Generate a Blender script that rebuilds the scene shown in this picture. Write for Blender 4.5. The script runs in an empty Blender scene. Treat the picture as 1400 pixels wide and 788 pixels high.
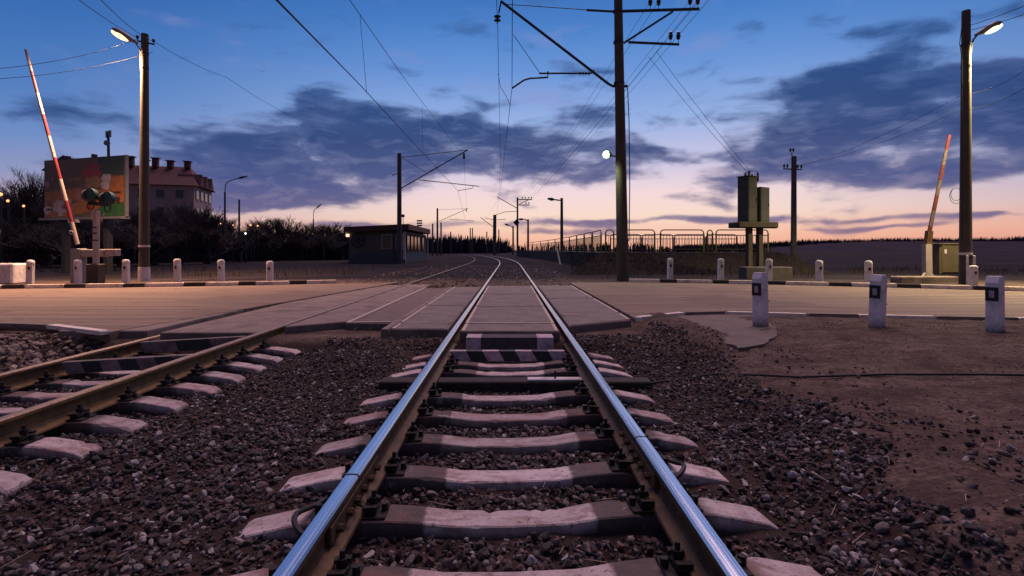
import bpy, math, random
import numpy as np
from mathutils import Vector, Matrix
R = math.radians
scene = bpy.context.scene
COL = scene.collection

# ------------------------------------------------------------------ camera
F, CX, CY, CH = 710.0, 697.0, 342.0, 1.131      # focal length and principal point in photo pixels, eye height over the rail tops
cam_d = bpy.data.cameras.new('camera'); cam = bpy.data.objects.new('camera', cam_d); COL.objects.link(cam)
cam.location = (0, 0, CH); cam.rotation_euler = (R(90), 0, 0)
cam_d.sensor_width = 36; cam_d.lens = 36 * F / 1400
cam_d.shift_x = (700 - CX) / 1400; cam_d.shift_y = (CY - 394) / 1400
cam_d.clip_start = 0.05; cam_d.clip_end = 6000
scene.camera = cam

def P(px, py, Y): return Vector(((px - CX) / F * Y, Y, CH - (py - CY) / F * Y))
def G(px, py, z=0.0):
    Y = (CH - z) * F / (py - CY)
    return Vector(((px - CX) / F * Y, Y, z))

# ------------------------------------------------------------------ sky
SKY_STRENGTH = 1.0
SUN_STRENGTH = 2.0
EXPOSURE = 0.0
def lin(h):
    h = h.lstrip('#'); c = [int(h[i:i+2], 16) / 255 for i in (0, 2, 4)]
    return tuple((x / 12.92 if x <= .04045 else ((x + .055) / 1.055) ** 2.4) for x in c) + (1,)

world = bpy.data.worlds.new("World"); scene.world = world; world.use_nodes = True
wt = world.node_tree; wt.nodes.clear()
class NT:
    def __init__(s, t): s.t = t
    def n(s, typ, **kw):
        x = s.t.nodes.new(typ)
        for k, v in kw.items(): setattr(x, k, v)
        return x
    def l(s, a, b): s.t.links.new(a, b)
    def val(s, sock, v):
        if isinstance(v, (int, float)): sock.default_value = v
        elif isinstance(v, (tuple, list, Vector)): sock.default_value = tuple(v)
        else: s.l(v, sock)
    def m(s, op, a, b=0.0, c=0.0, clamp=False):
        x = s.n('ShaderNodeMath', operation=op); x.use_clamp = clamp
        s.val(x.inputs[0], a); s.val(x.inputs[1], b); s.val(x.inputs[2], c); return x.outputs[0]
    def vm(s, op, a, b=(0, 0, 0)):
        x = s.n('ShaderNodeVectorMath', operation=op); s.val(x.inputs[0], a); s.val(x.inputs[1], b)
        return x.outputs['Value'] if op in ('DOT_PRODUCT', 'LENGTH') else x.outputs[0]
    def mix(s, f, a, b, blend='MIX'):
        x = s.n('ShaderNodeMix', data_type='RGBA', blend_type=blend)
        s.val(x.inputs[0], f); s.val(x.inputs[6], a); s.val(x.inputs[7], b); return x.outputs[2]
    def ramp(s, f, stops, interp='LINEAR'):
        x = s.n('ShaderNodeValToRGB'); r = x.color_ramp; r.interpolation = interp
        while len(r.elements) < len(stops): r.elements.new(0.5)
        for e, (p, c) in zip(r.elements, stops): e.position = p; e.color = c if not isinstance(c, (int, float)) else (c, c, c, 1)
        s.l(f, x.inputs[0]); return x.outputs[0]
    def rng(s, v, a, b, c=0.0, d=1.0, smooth=False):
        x = s.n('ShaderNodeMapRange'); x.clamp = True
        if smooth: x.interpolation_type = 'SMOOTHSTEP'
        s.val(x.inputs[0], v)
        for i, q in enumerate((a, b, c, d)): x.inputs[i + 1].default_value = q
        return x.outputs[0]
    def noise(s, vec, scale, detail=4.0, rough=.55, dist=0.0, out='Fac'):
        x = s.n('ShaderNodeTexNoise'); s.l(vec, x.inputs['Vector'])
        x.inputs['Scale'].default_value = scale; x.inputs['Detail'].default_value = detail
        x.inputs['Roughness'].default_value = rough; x.inputs['Distortion'].default_value = dist
        return x.outputs[out]

w = NT(wt)
tc = w.n('ShaderNodeTexCoord'); D = tc.outputs['Generated']
sp = w.n('ShaderNodeSeparateXYZ'); w.l(D, sp.inputs[0]); dx, dy, dz = sp.outputs
az = w.m('ARCTAN2', dx, dy); el = w.m('ARCSINE', dz)
eld = w.m('MULTIPLY', el, 180 / math.pi)             # elevation in degrees
def estop(py): return math.degrees(math.atan((CY - py) / F)) / 90
def rampel(stops): return w.ramp(w.m('DIVIDE', eld, 90.0, clamp=True), [(estop(y) if y is not None else p, lin(c)) for y, c, p in stops])
mid = rampel([(342, 'eeaa90', 0), (318, 'f6c8b0', 0), (295, 'f8dacb', 0), (265, 'f1d8dc', 0), (225, 'c9c6e4', 0), (170, '98b2e4', 0), (100, '6a96d8', 0), (40, '4c82ca', 0), (0, '3f75be', 0), (None, '4a6cac', .55), (None, '7a74a4', 1)])
side = rampel([(342, 'b98084', 0), (318, 'd9a39c', 0), (295, 'c0a4b4', 0), (265, '9098c0', 0), (225, '6c8cc4', 0), (170, '4f7dbe', 0), (100, '3a6db4', 0), (40, '2c60a8', 0), (0, '26579e', 0), (None, '34508c', .55), (None, '7a74a4', 1)])
# the glow sits ahead, a little right of the track; it fades round to the sides
glow = w.rng(w.m('ABSOLUTE', w.m('SUBTRACT', az, R(9))), R(12), R(56), 1, 0, True)
base = w.mix(glow, side, mid)
# warmer right end of the horizon
warm = w.m('MULTIPLY', w.rng(az, R(12), R(40), 0, 1, True), w.rng(eld, .5, 4.5, 1, 0, True))
base = w.mix(w.m('MULTIPLY', warm, .4), base, lin('f5a684'))
# clouds: noise in azimuth / elevation, gathered where the photograph has its banks
cv = w.n('ShaderNodeCombineXYZ'); w.l(az, cv.inputs[0]); w.l(el, cv.inputs[1])
AE = cv.outputs[0]
wob = w.vm('MULTIPLY', w.vm('SUBTRACT', w.noise(AE, 6.0, 3, .5, out='Color'), (.5, .5, .5)), (.11, .04, 0))
AEw = w.vm('ADD', AE, wob)
def strx(v, a, b): return w.vm('MULTIPLY', v, (a, b, 1))
nz = w.noise(strx(AEw, 6.0, 17.0), 1.0, 7, .52)
nz2 = w.noise(w.vm('ADD', strx(AEw, 13.0, 46.0), (3.1, 1.7, 0)), 1.0, 5, .6)
def pxae(px, py):
    u, v = (px - CX) / F, (CY - py) / F
    return math.atan(u), math.atan(v / math.sqrt(1 + u * u))
blobs = [ # centre px, half sizes px, weight
 (330, 205, 130, 38, .62), (470, 160, 80, 35, .62), (400, 235, 150, 26, .54), (560, 205, 110, 42, .60), (620, 180, 70, 40, .46), (340, 270, 110, 16, .60), (470, 268, 90, 14, .40),
 (720, 215, 80, 40, .56), (790, 180, 60, 50, .40), (800, 240, 60, 14, .30), (880, 215, 70, 16, .30),
 (1130, 125, 80, 20, .46), (1080, 200, 130, 40, .62), (1200, 170, 140, 50, .66), (1330, 130, 110, 35, .50), (1360, 195, 150, 45, .66), (1270, 235, 160, 22, .50), (1030, 180, 60, 30, .40), (1260, 70, 90, 16, .34), (1000, 240, 80, 18, .40),
 (830, 303, 140, 5, .62), (650, 306, 60, 5, .36), (1010, 297, 90, 5, .66), (1180, 300, 120, 4, .40), (1200, 312, 130, 4, .50), (460, 308, 70, 6, .52), (1330, 298, 60, 5, .40), (780, 318, 110, 6, .50),
 (1150, 50, 170, 22, .24), (1320, 95, 90, 22, .36), (1180, 98, 70, 14, .30), (980, 160, 60, 14, .24), (800, 40, 60, 14, .18), (850, 120, 60, 25, .10)]
acc = None
for px, py, hw, hh, wt_ in blobs:
    a0, e0 = pxae(px, py); a1, e1 = pxae(px + hw * .8, py); a2, e2 = pxae(px, py - hh)
    d = strx(w.vm('SUBTRACT', AEw, (a0, e0, 0)), 1 / abs(a1 - a0), 1 / abs(e2 - e0))
    g = w.m('MULTIPLY', w.m('EXPONENT', w.m('MULTIPLY', w.vm('DOT_PRODUCT', d, d), -.8)), wt_)
    acc = g if acc is None else w.m('ADD', acc, g)
acc = w.m('MINIMUM', w.m('MULTIPLY', acc, 1.38), .84)
dens = w.m('ADD', w.m('ADD', acc, w.m('MULTIPLY', w.m('SUBTRACT', nz, .5), 2.9)), w.m('MULTIPLY', w.m('SUBTRACT', nz2, .5), .55))
cloud = w.rng(dens, .16, .66, 0, 1, True)
ccol = rampel([(330, '8a6f8c', 0), (300, '625f8c', 0), (255, '3a4c84', 0), (200, '213d74', 0), (120, '24447c', 0), (40, '3f639d', 0), (None, '4a689c', .6), (None, '566c98', 1)])
thin = w.rng(dens, .36, .85, .36, 0)                 # thin edges let the sky through, cores are darker
ccol = w.mix(w.m('MULTIPLY', thin, .6), ccol, base)
ccol = w.mix(w.m('MULTIPLY', w.rng(nz2, .50, .66), .16), ccol, base)
col = w.mix(w.m('MULTIPLY', cloud, .93), base, ccol)
# faint pink wisps high up
wisp = w.m('MULTIPLY', w.rng(w.noise(w.vm('ADD', strx(AEw, 5, 12), (9, 4, 0)), 1.0, 4, .55), .53, .72, 0, .38, True), w.rng(eld, 11, 18, 0, 1, True))
col = w.mix(wisp, col, lin('8f93c8'))
nish = w.n('ShaderNodeTexSky'); nish.sky_type = 'NISHITA'; nish.sun_disc = False
nish.sun_elevation = R(1.0); nish.sun_rotation = R(9)
col = w.mix(1.0, col, w.vm('MULTIPLY', nish.outputs[0], (.0008, .0008, .0008)), 'ADD')
# the half of the sky away from the sunset is already darker
away = w.m('MULTIPLY', w.rng(w.m('ABSOLUTE', az), R(75), R(130), 0, 1, True), w.rng(eld, 35, 70, 1, 0, True))
col = w.mix(w.m('MULTIPLY', away, .8), col, (.085, .066, .090, 1))
bg = w.n('ShaderNodeBackground'); w.l(col, bg.inputs[0]); bg.inputs[1].default_value = SKY_STRENGTH
wo = w.n('ShaderNodeOutputWorld'); w.l(bg.outputs[0], wo.inputs[0])

# the last light of a sun already under the horizon: one very soft, pinkish lamp from the glow ahead
sun_d = bpy.data.lights.new('sun', 'SUN'); sun = bpy.data.objects.new('sun', sun_d); COL.objects.link(sun)
sun_d.energy = SUN_STRENGTH; sun_d.angle = R(45); sun_d.color = (1.0, .62, .57)
sdir = Vector((math.sin(R(14)) * math.cos(R(60)), math.cos(R(14)) * math.cos(R(60)), math.sin(R(60))))
sun.rotation_euler = sdir.to_track_quat('Z', 'Y').to_euler()

vs = scene.view_settings
vs.view_transform = 'Standard'; vs.look = 'None'; vs.gamma = 1; vs.use_curve_mapping = False; vs.exposure = EXPOSURE
scene.render.engine = 'CYCLES'
scene.cycles.use_denoising = True
scene.cycles.max_bounces = 6; scene.cycles.diffuse_bounces = 3; scene.cycles.glossy_bounces = 3
scene.cycles.sample_clamp_indirect = 4

# ------------------------------------------------------------------ helpers
class MB:
    def __init__(s): s.v = []; s.f = []; s.mi = []; s.cur = 0
    def add(s, vs, fs):
        o = len(s.v); s.v += [tuple(v) for v in vs]
        for f in fs: s.f.append(tuple(o + i for i in f)); s.mi.append(s.cur)
        return s
    def hexa(s, p):   # 8 points: bottom 4 ccw, top 4 ccw
        return s.add(p, [(3, 2, 1, 0), (4, 5, 6, 7), (0, 1, 5, 4), (1, 2, 6, 5), (2, 3, 7, 6), (3, 0, 4, 7)])
    def box(s, c, d, rz=0.0, bev=0.0):
        cx, cy, cz = c; hx, hy, hz = d[0] / 2, d[1] / 2, d[2] / 2
        ca, sa = math.cos(rz), math.sin(rz)
        def T(x, y, z): return (cx + x * ca - y * sa, cy + x * sa + y * ca, cz + z)
        if bev <= 0:
            return s.hexa([T(-hx, -hy, -hz), T(hx, -hy, -hz), T(hx, hy, -hz), T(-hx, hy, -hz), T(-hx, -hy, hz), T(hx, -hy, hz), T(hx, hy, hz), T(-hx, hy, hz)])
        b = min(bev, hx * .9, hy * .9, hz * .9); pts = []
        for z, k in ((-hz, b), (-hz + b, 0), (hz - b, 0), (hz, b)):
            q = b
            X, Y_ = hx - (b if k else 0), hy - (b if k else 0)
            ring = [(-X + (0 if k else b), -Y_), (X - (0 if k else b), -Y_), (X, -Y_ + (0 if k else b)), (X, Y_ - (0 if k else b)), (X - (0 if k else b), Y_), (-X + (0 if k else b), Y_), (-X, Y_ - (0 if k else b)), (-X, -Y_ + (0 if k else b))]
            if k: ring = [(-hx + b, -hy + b * .99), (hx - b, -hy + b * .99), (hx - b * .99, -hy + b), (hx - b * .99, hy - b), (hx - b, hy - b * .99), (-hx + b, hy - b * .99), (-hx + b * .99, hy - b), (-hx + b * .99, -hy + b)]
            pts.append([T(x, y, z) for x, y in ring])
        vs = [p for r in pts for p in r]; fs = [tuple(range(7, -1, -1)), tuple(range(24, 32))]
        for r in range(3):
            for i in range(8):
                j = (i + 1) % 8; fs.append((r * 8 + i, r * 8 + j, (r + 1) * 8 + j, (r + 1) * 8 + i))
        return s.add(vs, fs)
    def cyl(s, a, b, r0, r1=None, n=10, caps=True):
        a, b = Vector(a), Vector(b); r1 = r0 if r1 is None else r1
        ax = (b - a).normalized(); u = ax.orthogonal().normalized(); t = ax.cross(u)
        vs = []
        for c, r in ((a, r0), (b, r1)):
            for i in range(n):
                q = 2 * math.pi * i / n; vs.append(c + (u * math.cos(q) + t * math.sin(q)) * r)
        fs = [(i, (i + 1) % n, n + (i + 1) % n, n + i) for i in range(n)]
        if caps: fs += [tuple(range(n - 1, -1, -1)), tuple(range(n, 2 * n))]
        return s.add(vs, fs)
    def tube(s, pts, r, n=6):
        pts = [Vector(p) for p in pts]; N = len(pts); rr = r if isinstance(r, (list, tuple)) else [r] * N
        vs = []; prev = None
        for i, p in enumerate(pts):
            t = (pts[min(i + 1, N - 1)] - pts[max(i - 1, 0)]).normalized()
            u = (t.orthogonal() if prev is None else prev - t * prev.dot(t)).normalized(); prev = u; v = t.cross(u)
            for k in range(n):
                q = 2 * math.pi * k / n; vs.append(p + (u * math.cos(q) + v * math.sin(q)) * rr[i])
        fs = []
        for i in range(N - 1):
            for k in range(n):
                j = (k + 1) % n; fs.append((i * n + k, i * n + j, (i + 1) * n + j, (i + 1) * n + k))
        fs += [tuple(range(n - 1, -1, -1)), tuple(range((N - 1) * n, N * n))]
        return s.add(vs, fs)
    def bar(s, a, b, w_, h_):   # rectangular bar along a->b
        a, b = Vector(a), Vector(b); ax = (b - a).normalized()
        u = ax.cross(Vector((0, 0, 1)))
        u = Vector((1, 0, 0)) if u.length < 1e-4 else u.normalized()
        t = u.cross(ax); u = u * w_ / 2; t = t * h_ / 2
        return s.hexa([a - u - t, a + u - t, a + u + t, a - u + t, b - u - t, b + u - t, b + u + t, b - u + t])
    def prism(s, poly, z0, z1):  # poly ccw (x, y)
        n = len(poly)
        vs = [(x, y, z0) for x, y in poly] + [(x, y, z1) for x, y in poly]
        return s.add(vs, [tuple(range(n - 1, -1, -1)), tuple(range(n, 2 * n))] + [(i, (i + 1) % n, n + (i + 1) % n, n + i) for i in range(n)])
    def lathe(s, prof, c, n=14, axis=None):   # prof (r, h)
        c = Vector(c); ax = Vector(axis or (0, 0, 1)).normalized(); u = ax.orthogonal().normalized(); t = ax.cross(u)
        vs = []
        for r, h in prof:
            for k in range(n):
                q = 2 * math.pi * k / n; vs.append(c + ax * h + (u * math.cos(q) + t * math.sin(q)) * max(r, 1e-4))
        fs = []
        for i in range(len(prof) - 1):
            for k in range(n):
                j = (k + 1) % n; fs.append((i * n + k, i * n + j, (i + 1) * n + j, (i + 1) * n + k))
        fs += [tuple(range(n - 1, -1, -1)), tuple(range((len(prof) - 1) * n, len(prof) * n))]
        return s.add(vs, fs)
    def mesh(s, name, mats, smooth=False):
        me = bpy.data.meshes.new(name); me.from_pydata(s.v, [], s.f)
        mats = mats if isinstance(mats, (list, tuple)) else [mats]
        for m in mats: me.materials.append(m)
        if len(mats) > 1: me.polygons.foreach_set('material_index', s.mi)
        if smooth:
            me.polygons.foreach_set('use_smooth', [True] * len(s.f))
            try: me.set_sharp_from_angle(angle=R(38))
            except Exception: pass
        me.update(); return me
    def build(s, name, mats, parent=None, smooth=False, loc=None):
        o = bpy.data.objects.new(name, s.mesh(name, mats, smooth)); COL.objects.link(o)
        if parent is not None: o.parent = parent
        if loc is not None: o.location = loc
        return o

def tag(o, label=None, cat=None, group=None, kind=None):
    if label: o['label'] = label
    if cat: o['category'] = cat
    if group: o['group'] = group
    if kind: o['kind'] = kind
    return o
def thing(name, loc, label, cat, group=None, rz=0.0):
    o = bpy.data.objects.new(name, None); COL.objects.link(o); o.location = loc; o.rotation_euler = (0, 0, rz); o.empty_display_size = .1
    return tag(o, label, cat, group)
def dup(root, loc, rz=0.0, label=None):
    r = root.copy(); COL.objects.link(r); r.location = loc; r.rotation_euler = (0, 0, rz)
    if label: r['label'] = label
    for ch in list(root.children):
        c = ch.copy(); COL.objects.link(c); c.parent = r
        for g in list(ch.children):
            d = g.copy(); COL.objects.link(d); d.parent = c
    return r
ORD = ['first', 'second', 'third', 'fourth', 'fifth', 'sixth', 'seventh', 'eighth', 'ninth', 'tenth', 'eleventh', 'twelfth', 'thirteenth', 'fourteenth', 'fifteenth', 'sixteenth', 'seventeenth', 'eighteenth', 'nineteenth', 'twentieth', 'twenty-first', 'twenty-second', 'twenty-third', 'twenty-fourth', 'twenty-fifth', 'twenty-sixth', 'twenty-seventh', 'twenty-eighth', 'twenty-ninth', 'thirtieth']

# ------------------------------------------------------------------ materials
def mat(name, color, rough=.8, metal=0.0, var=.25, scale=6.0, bump=.15, bscale=40.0, stain=None, stain_amt=.0, stain_scale=1.5, spec=.4, coords='Object', fn=None):
    m = bpy.data.materials.new(name); m.use_nodes = True; t = NT(m.node_tree)
    b = m.node_tree.nodes['Principled BSDF']
    b.inputs['Roughness'].default_value = rough; b.inputs['Metallic'].default_value = metal
    b.inputs['Specular IOR Level'].default_value = spec
    if coords == 'World': v = t.n('ShaderNodeNewGeometry').outputs['Position']
    else: v = t.n('ShaderNodeTexCoord').outputs['Object']
    c = color if len(color) == 4 else tuple(color) + (1,)
    n1 = t.noise(v, scale, 6, .6)
    dark = tuple(x * (1 - var) for x in c[:3]) + (1,); light = tuple(min(1, x * (1 + var)) for x in c[:3]) + (1,)
    colr = t.mix(t.rng(n1, .3, .7), dark, light)
    if stain:
        s1 = t.rng(t.noise(v, stain_scale, 5, .65, .4), .5, .66, 0, stain_amt)
        colr = t.mix(s1, colr, tuple(stain) + (1,))
    if fn: colr = fn(t, v, colr, b)
    t.l(colr, b.inputs['Base Color'])
    if bump:
        bp = t.n('ShaderNodeBump'); bp.inputs['Strength'].default_value = bump; bp.inputs['Distance'].default_value = .02
        t.l(t.noise(v, bscale, 4, .6), bp.inputs['Height']); t.l(bp.outputs[0], b.inputs['Normal'])
    return m
def emit(name, color, strength):
    m = bpy.data.materials.new(name); m.use_nodes = True; b = m.node_tree.nodes['Principled BSDF']
    b.inputs['Base Color'].default_value = (.8, .8, .8, 1); b.inputs['Emission Color'].default_value = tuple(color) + (1,); b.inputs['Emission Strength'].default_value = strength
    return m

M = {}
M['pole'] = mat('aged_concrete_pole', (.072, .056, .042), .85, var=.25, scale=3, stain=(.045, .035, .03), stain_amt=.6, bscale=30)
M['white'] = mat('whitewash', (.62, .56, .57), .85, var=.10, scale=9, stain=(.34, .28, .27), stain_amt=.65, stain_scale=5, bump=.3, bscale=60)
M['black'] = mat('black_paint', (.02, .02, .022), .6, var=.3, scale=20)
M['steel'] = mat('dark_steel', (.035, .033, .036), .55, .3, var=.3)
M['galv'] = mat('galvanised_grey', (.22, .21, .21), .55, .4, var=.2)
M['wire'] = mat('wire_metal', (.010, .010, .012), .9, .0, var=.1, bump=0)
M['porcelain'] = mat('dark_porcelain', (.03, .022, .02), .25, var=.2, bump=0)
M['rubber'] = mat('black_cable', (.012, .011, .012), .6, var=.2, bump=0)

def rail_side(t, v, c, b):
    n = t.noise(v, 9, 5, .65)
    c = t.mix(t.rng(n, .45, .65, 0, .6), c, (.035, .022, .016, 1))
    return c
M['rail'] = mat('rusty_rail_side', (.105, .058, .026), .62, .25, var=.35, scale=14, bump=.2, fn=rail_side)
M['rail_gold'] = mat('tan_rusted_rail_side', (.17, .098, .036), .6, .25, var=.3, scale=10, bump=.15, fn=rail_side)
def railtop(t, v, c, b):
    s = t.vm('MULTIPLY', v, (120, .6, 1))
    n = t.noise(s, 1.0, 3, .5)
    t.l(t.rng(n, .3, .7, .16, .30), b.inputs['Roughness'])
    return t.mix(t.rng(n, .3, .7), (.62, .65, .68, 1), (.88, .90, .93, 1))
M['railtop'] = mat('polished_rail_head', (.7, .7, .72), .2, 1.0, var=.05, bump=0, fn=railtop)
M['railtop_dull'] = mat('dull_rail_head', (.26, .18, .13), .5, .6, var=.3, scale=20, bump=.05)
def sleeper_fn(t, v, c, b):
    v0 = v; oi0 = t.n('ShaderNodeObjectInfo'); v = t.vm('ADD', v, t.vm('SCALE', (7.3, 3.1, 5.7), 0) if False else oi0.outputs['Location'])
    return sleeper_col(t, v0, v, c, b)
def sleeper_col(t, v0, v, c, b):
    s = t.n('ShaderNodeSeparateXYZ'); t.l(v0, s.inputs[0])
    ax = t.m('ABSOLUTE', s.outputs[0])
    oi = t.n('ShaderNodeObjectInfo')
    off = t.m('MULTIPLY', t.m('SUBTRACT', oi.outputs['Random'], .5), .13)
    wob = t.m('MULTIPLY', t.m('SUBTRACT', t.noise(v, 30, 3), .5), .03)
    axx = t.m('ADD', ax, t.m('ADD', off, wob))
    oil = t.m('MULTIPLY', t.rng(axx, .425, .445), t.rng(axx, .99, 1.06, 1, 0))
    c = t.mix(t.rng(t.m('FRACT', t.m('MULTIPLY', oi.outputs['Random'], 7.7)), .45, 1, 0, .55), c, (.40, .235, .205, 1))
    rnd = t.rng(oi.outputs['Random'], 0, 1, .70, 1.15)
    c = t.mix(1.0, c, rnd, 'MULTIPLY')
    c = t.mix(t.m('MULTIPLY', oil, .88), c, (.05, .036, .034, 1))
    big = t.noise(t.vm('MULTIPLY', v, (1.0, 2.2, 1)), 4.5, 6, .7)
    c = t.mix(t.rng(big, .50, .60, 0, .62), c, (.20, .105, .085, 1))
    c = t.mix(t.rng(big, .40, .34, 0, .5), c, (.62, .54, .54, 1))
    sp_ = t.rng(t.noise(v, 34, 3, .5), .62, .68, 0, .7)
    c = t.mix(sp_, c, (.12, .09, .085, 1))
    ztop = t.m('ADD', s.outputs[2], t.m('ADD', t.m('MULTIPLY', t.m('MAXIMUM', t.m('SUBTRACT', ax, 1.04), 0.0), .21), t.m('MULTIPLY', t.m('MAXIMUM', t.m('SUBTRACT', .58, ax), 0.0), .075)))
    flank_shade = t.rng(t.m('ADD', ztop, t.m('MULTIPLY', t.m('SUBTRACT', t.noise(v, 12, 4), .5), .05)), -.075, -.024, .95, 0)
    side = flank_shade      # shade painted into the colour of the flanks, below the top edge
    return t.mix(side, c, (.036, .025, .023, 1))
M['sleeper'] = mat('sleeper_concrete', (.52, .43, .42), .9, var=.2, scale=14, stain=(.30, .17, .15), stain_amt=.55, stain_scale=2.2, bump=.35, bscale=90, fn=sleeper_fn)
M['timber'] = mat('creosoted_timber', (.035, .026, .024), .85, var=.4, scale=12, bump=.4)
M['oily'] = mat('oily_iron', (.016, .012, .011), .6, .2, var=.5, scale=30, bump=.5, bscale=80)
M['pinkpaint'] = mat('faded_white_paint', (.48, .36, .38), .85, var=.2, scale=20, stain=(.18, .12, .12), stain_amt=.7, stain_scale=9)
M['dirtpaint'] = mat('dirty_white_paint', (.20, .14, .14), .9, var=.3, scale=14, stain=(.06, .042, .04), stain_amt=.8, stain_scale=7)
M['dkpaint'] = mat('weathered_black_paint', (.055, .042, .044), .8, var=.3, scale=16)
def panel_fn(t, v, c, b):
    s = t.n('ShaderNodeSeparateXYZ'); t.l(v, s.inputs[0])
    g = t.m('MULTIPLY', t.m('PINGPONG', s.outputs[0], .02), 50)
    g2 = t.m('MULTIPLY', t.m('PINGPONG', s.outputs[1], .03), 33)
    k = t.m('MULTIPLY', t.rng(g, .1, .35, .55, 1), t.rng(g2, .1, .35, .7, 1))
    c = t.mix(1.0, c, k, 'MULTIPLY')
    c = t.mix(t.rng(t.noise(v, 2.2, 7, .7), .50, .60, 0, .65), c, (.10, .072, .06, 1))
    return t.mix(t.rng(t.noise(v, 7, 6, .7), .60, .68, 0, .55), c, (.33, .26, .23, 1))
M['panel'] = mat('ribbed_rubber_panel', (.20, .15, .13), .75, var=.2, scale=3, bump=.2, coords='World', fn=panel_fn)
def slab_fn(t, v, c, b):
    c = t.mix(t.rng(t.noise(v, 6, 8, .75), .56, .66, 0, .6), c, (.31, .235, .20, 1))
    c = t.mix(t.rng(t.noise(v, 28, 5, .7), .60, .68, 0, .6), c, (.06, .045, .04, 1))
    vo = t.n('ShaderNodeTexVoronoi', feature='DISTANCE_TO_EDGE'); vo.inputs['Scale'].default_value = .9
    t.l(t.vm('ADD', v, t.vm('MULTIPLY', t.noise(v, 3, 6, .75, out='Color'), (.7, .7, 0))), vo.inputs['Vector'])
    return t.mix(t.m('MULTIPLY', t.rng(vo.outputs['Distance'], .004, .012, .8, 0), t.rng(t.noise(v, .6, 2), .48, .56)), c, (.04, .03, .028, 1))
M['panelc'] = mat('crossing_slab_concrete', (.20, .145, .125), .8, var=.2, scale=2.5, stain=(.085, .062, .052), stain_amt=.8, stain_scale=1.3, bump=.4, coords='World', fn=slab_fn)
M['edge'] = mat('worn_steel_edge', (.45, .34, .28), .6, .2, var=.2, scale=14, bump=0)
def road_fn(t, v, c, b):
    st = t.noise(t.vm('MULTIPLY', v, (.10, 1.6, 1)), 1.6, 5, .6)
    c = t.mix(t.rng(st, .44, .58, 0, .8), c, (.27, .185, .14, 1))
    st2 = t.noise(t.vm('MULTIPLY', v, (.16, 2.6, 1)), 1.0, 4, .6)
    c = t.mix(t.rng(st2, .52, .62, 0, .65), c, (.085, .062, .052, 1))
    vo = t.n('ShaderNodeTexVoronoi', feature='DISTANCE_TO_EDGE'); vo.inputs['Scale'].default_value = .42
    t.l(t.vm('ADD', t.vm('MULTIPLY', v, (1, 1.3, 1)), t.vm('MULTIPLY', t.noise(v, 1.8, 5, .7, out='Color'), (1.3, 1.3, 0))), vo.inputs['Vector'])
    cr = t.m('MULTIPLY', t.rng(vo.outputs['Distance'], .003, .010, .75, 0), t.rng(t.noise(v, .35, 2), .45, .55))
    c = t.mix(cr, c, (.055, .045, .042, 1))
    gr = t.noise(v, 9, 8, .75); c = t.mix(t.rng(gr, .45, .62, 0, .4), c, (.26, .19, .15, 1))
    oilp = t.rng(t.noise(t.vm('MULTIPLY', v, (.5, 1, 1)), .9, 6, .7), .58, .68, 0, .7); c = t.mix(oilp, c, (.07, .052, .045, 1))
    pt = t.rng(t.noise(v, .28, 3, .5), .54, .58, 0, .45)
    return t.mix(pt, c, (.12, .082, .068, 1))
M['road'] = mat('worn_asphalt', (.17, .116, .088), .8, var=.14, scale=60, bump=.25, bscale=120, coords='World', spec=.2, fn=road_fn)
M['apron'] = mat('broken_asphalt', (.16, .115, .10), .85, var=.35, scale=40, bump=.5, bscale=90, coords='World', stain=(.09, .065, .06), stain_amt=.6, stain_scale=3)
def ground_fn(t, v, c, b):
    n = t.noise(v, 2.2, 6, .65)
    c = t.mix(t.rng(n, .42, .62, 0, .75), c, (.070, .044, .036, 1))
    n2 = t.noise(v, .9, 5, .6)
    c = t.mix(t.rng(n2, .5, .66, 0, .55), c, (.21, .15, .12, 1))
    c = t.mix(t.rng(t.noise(v, 22, 8, .8), .42, .56, .75, 0), c, (.05, .034, .03, 1))
    rut = t.noise(t.vm('MULTIPLY', v, (.9, 2.6, 1)), 1.6, 7, .72); c = t.mix(t.rng(rut, .53, .62, 0, .7), c, (.052, .034, .028, 1)); c = t.mix(t.rng(rut, .42, .34, 0, .5), c, (.26, .18, .145, 1))
    vo = t.n('ShaderNodeTexVoronoi'); vo.inputs['Scale'].default_value = 55; t.l(v, vo.inputs['Vector'])
    c = t.mix(t.rng(vo.outputs['Distance'], .10, .22, .35, 0), c, (.26, .19, .165, 1))
    s = t.n('ShaderNodeSeparateXYZ'); t.l(v, s.inputs[0])
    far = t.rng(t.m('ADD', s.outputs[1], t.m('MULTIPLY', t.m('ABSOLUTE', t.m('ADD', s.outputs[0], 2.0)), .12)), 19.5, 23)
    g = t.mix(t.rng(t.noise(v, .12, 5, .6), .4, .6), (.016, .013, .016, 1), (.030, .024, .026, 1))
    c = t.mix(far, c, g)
    # ballast bed: darker stone dust round the tracks
    bx = t.m('ABSOLUTE', t.m('ADD', s.outputs[0], 2.1))
    bal = t.m('MULTIPLY', t.rng(t.m('ADD', bx, t.m('MULTIPLY', t.noise(v, 1.4, 4), 1.0)), 4.6, 5.3, 1, 0), t.rng(s.outputs[2], -.13, -.19))
    return t.mix(t.m('MULTIPLY', bal, .85), c, (.038, .025, .023, 1))
M['ground'] = mat('packed_dirt', (.165, .112, .090), .92, var=.4, scale=25, bump=1.0, bscale=45, coords='World', spec=.06, fn=ground_fn)
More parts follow.
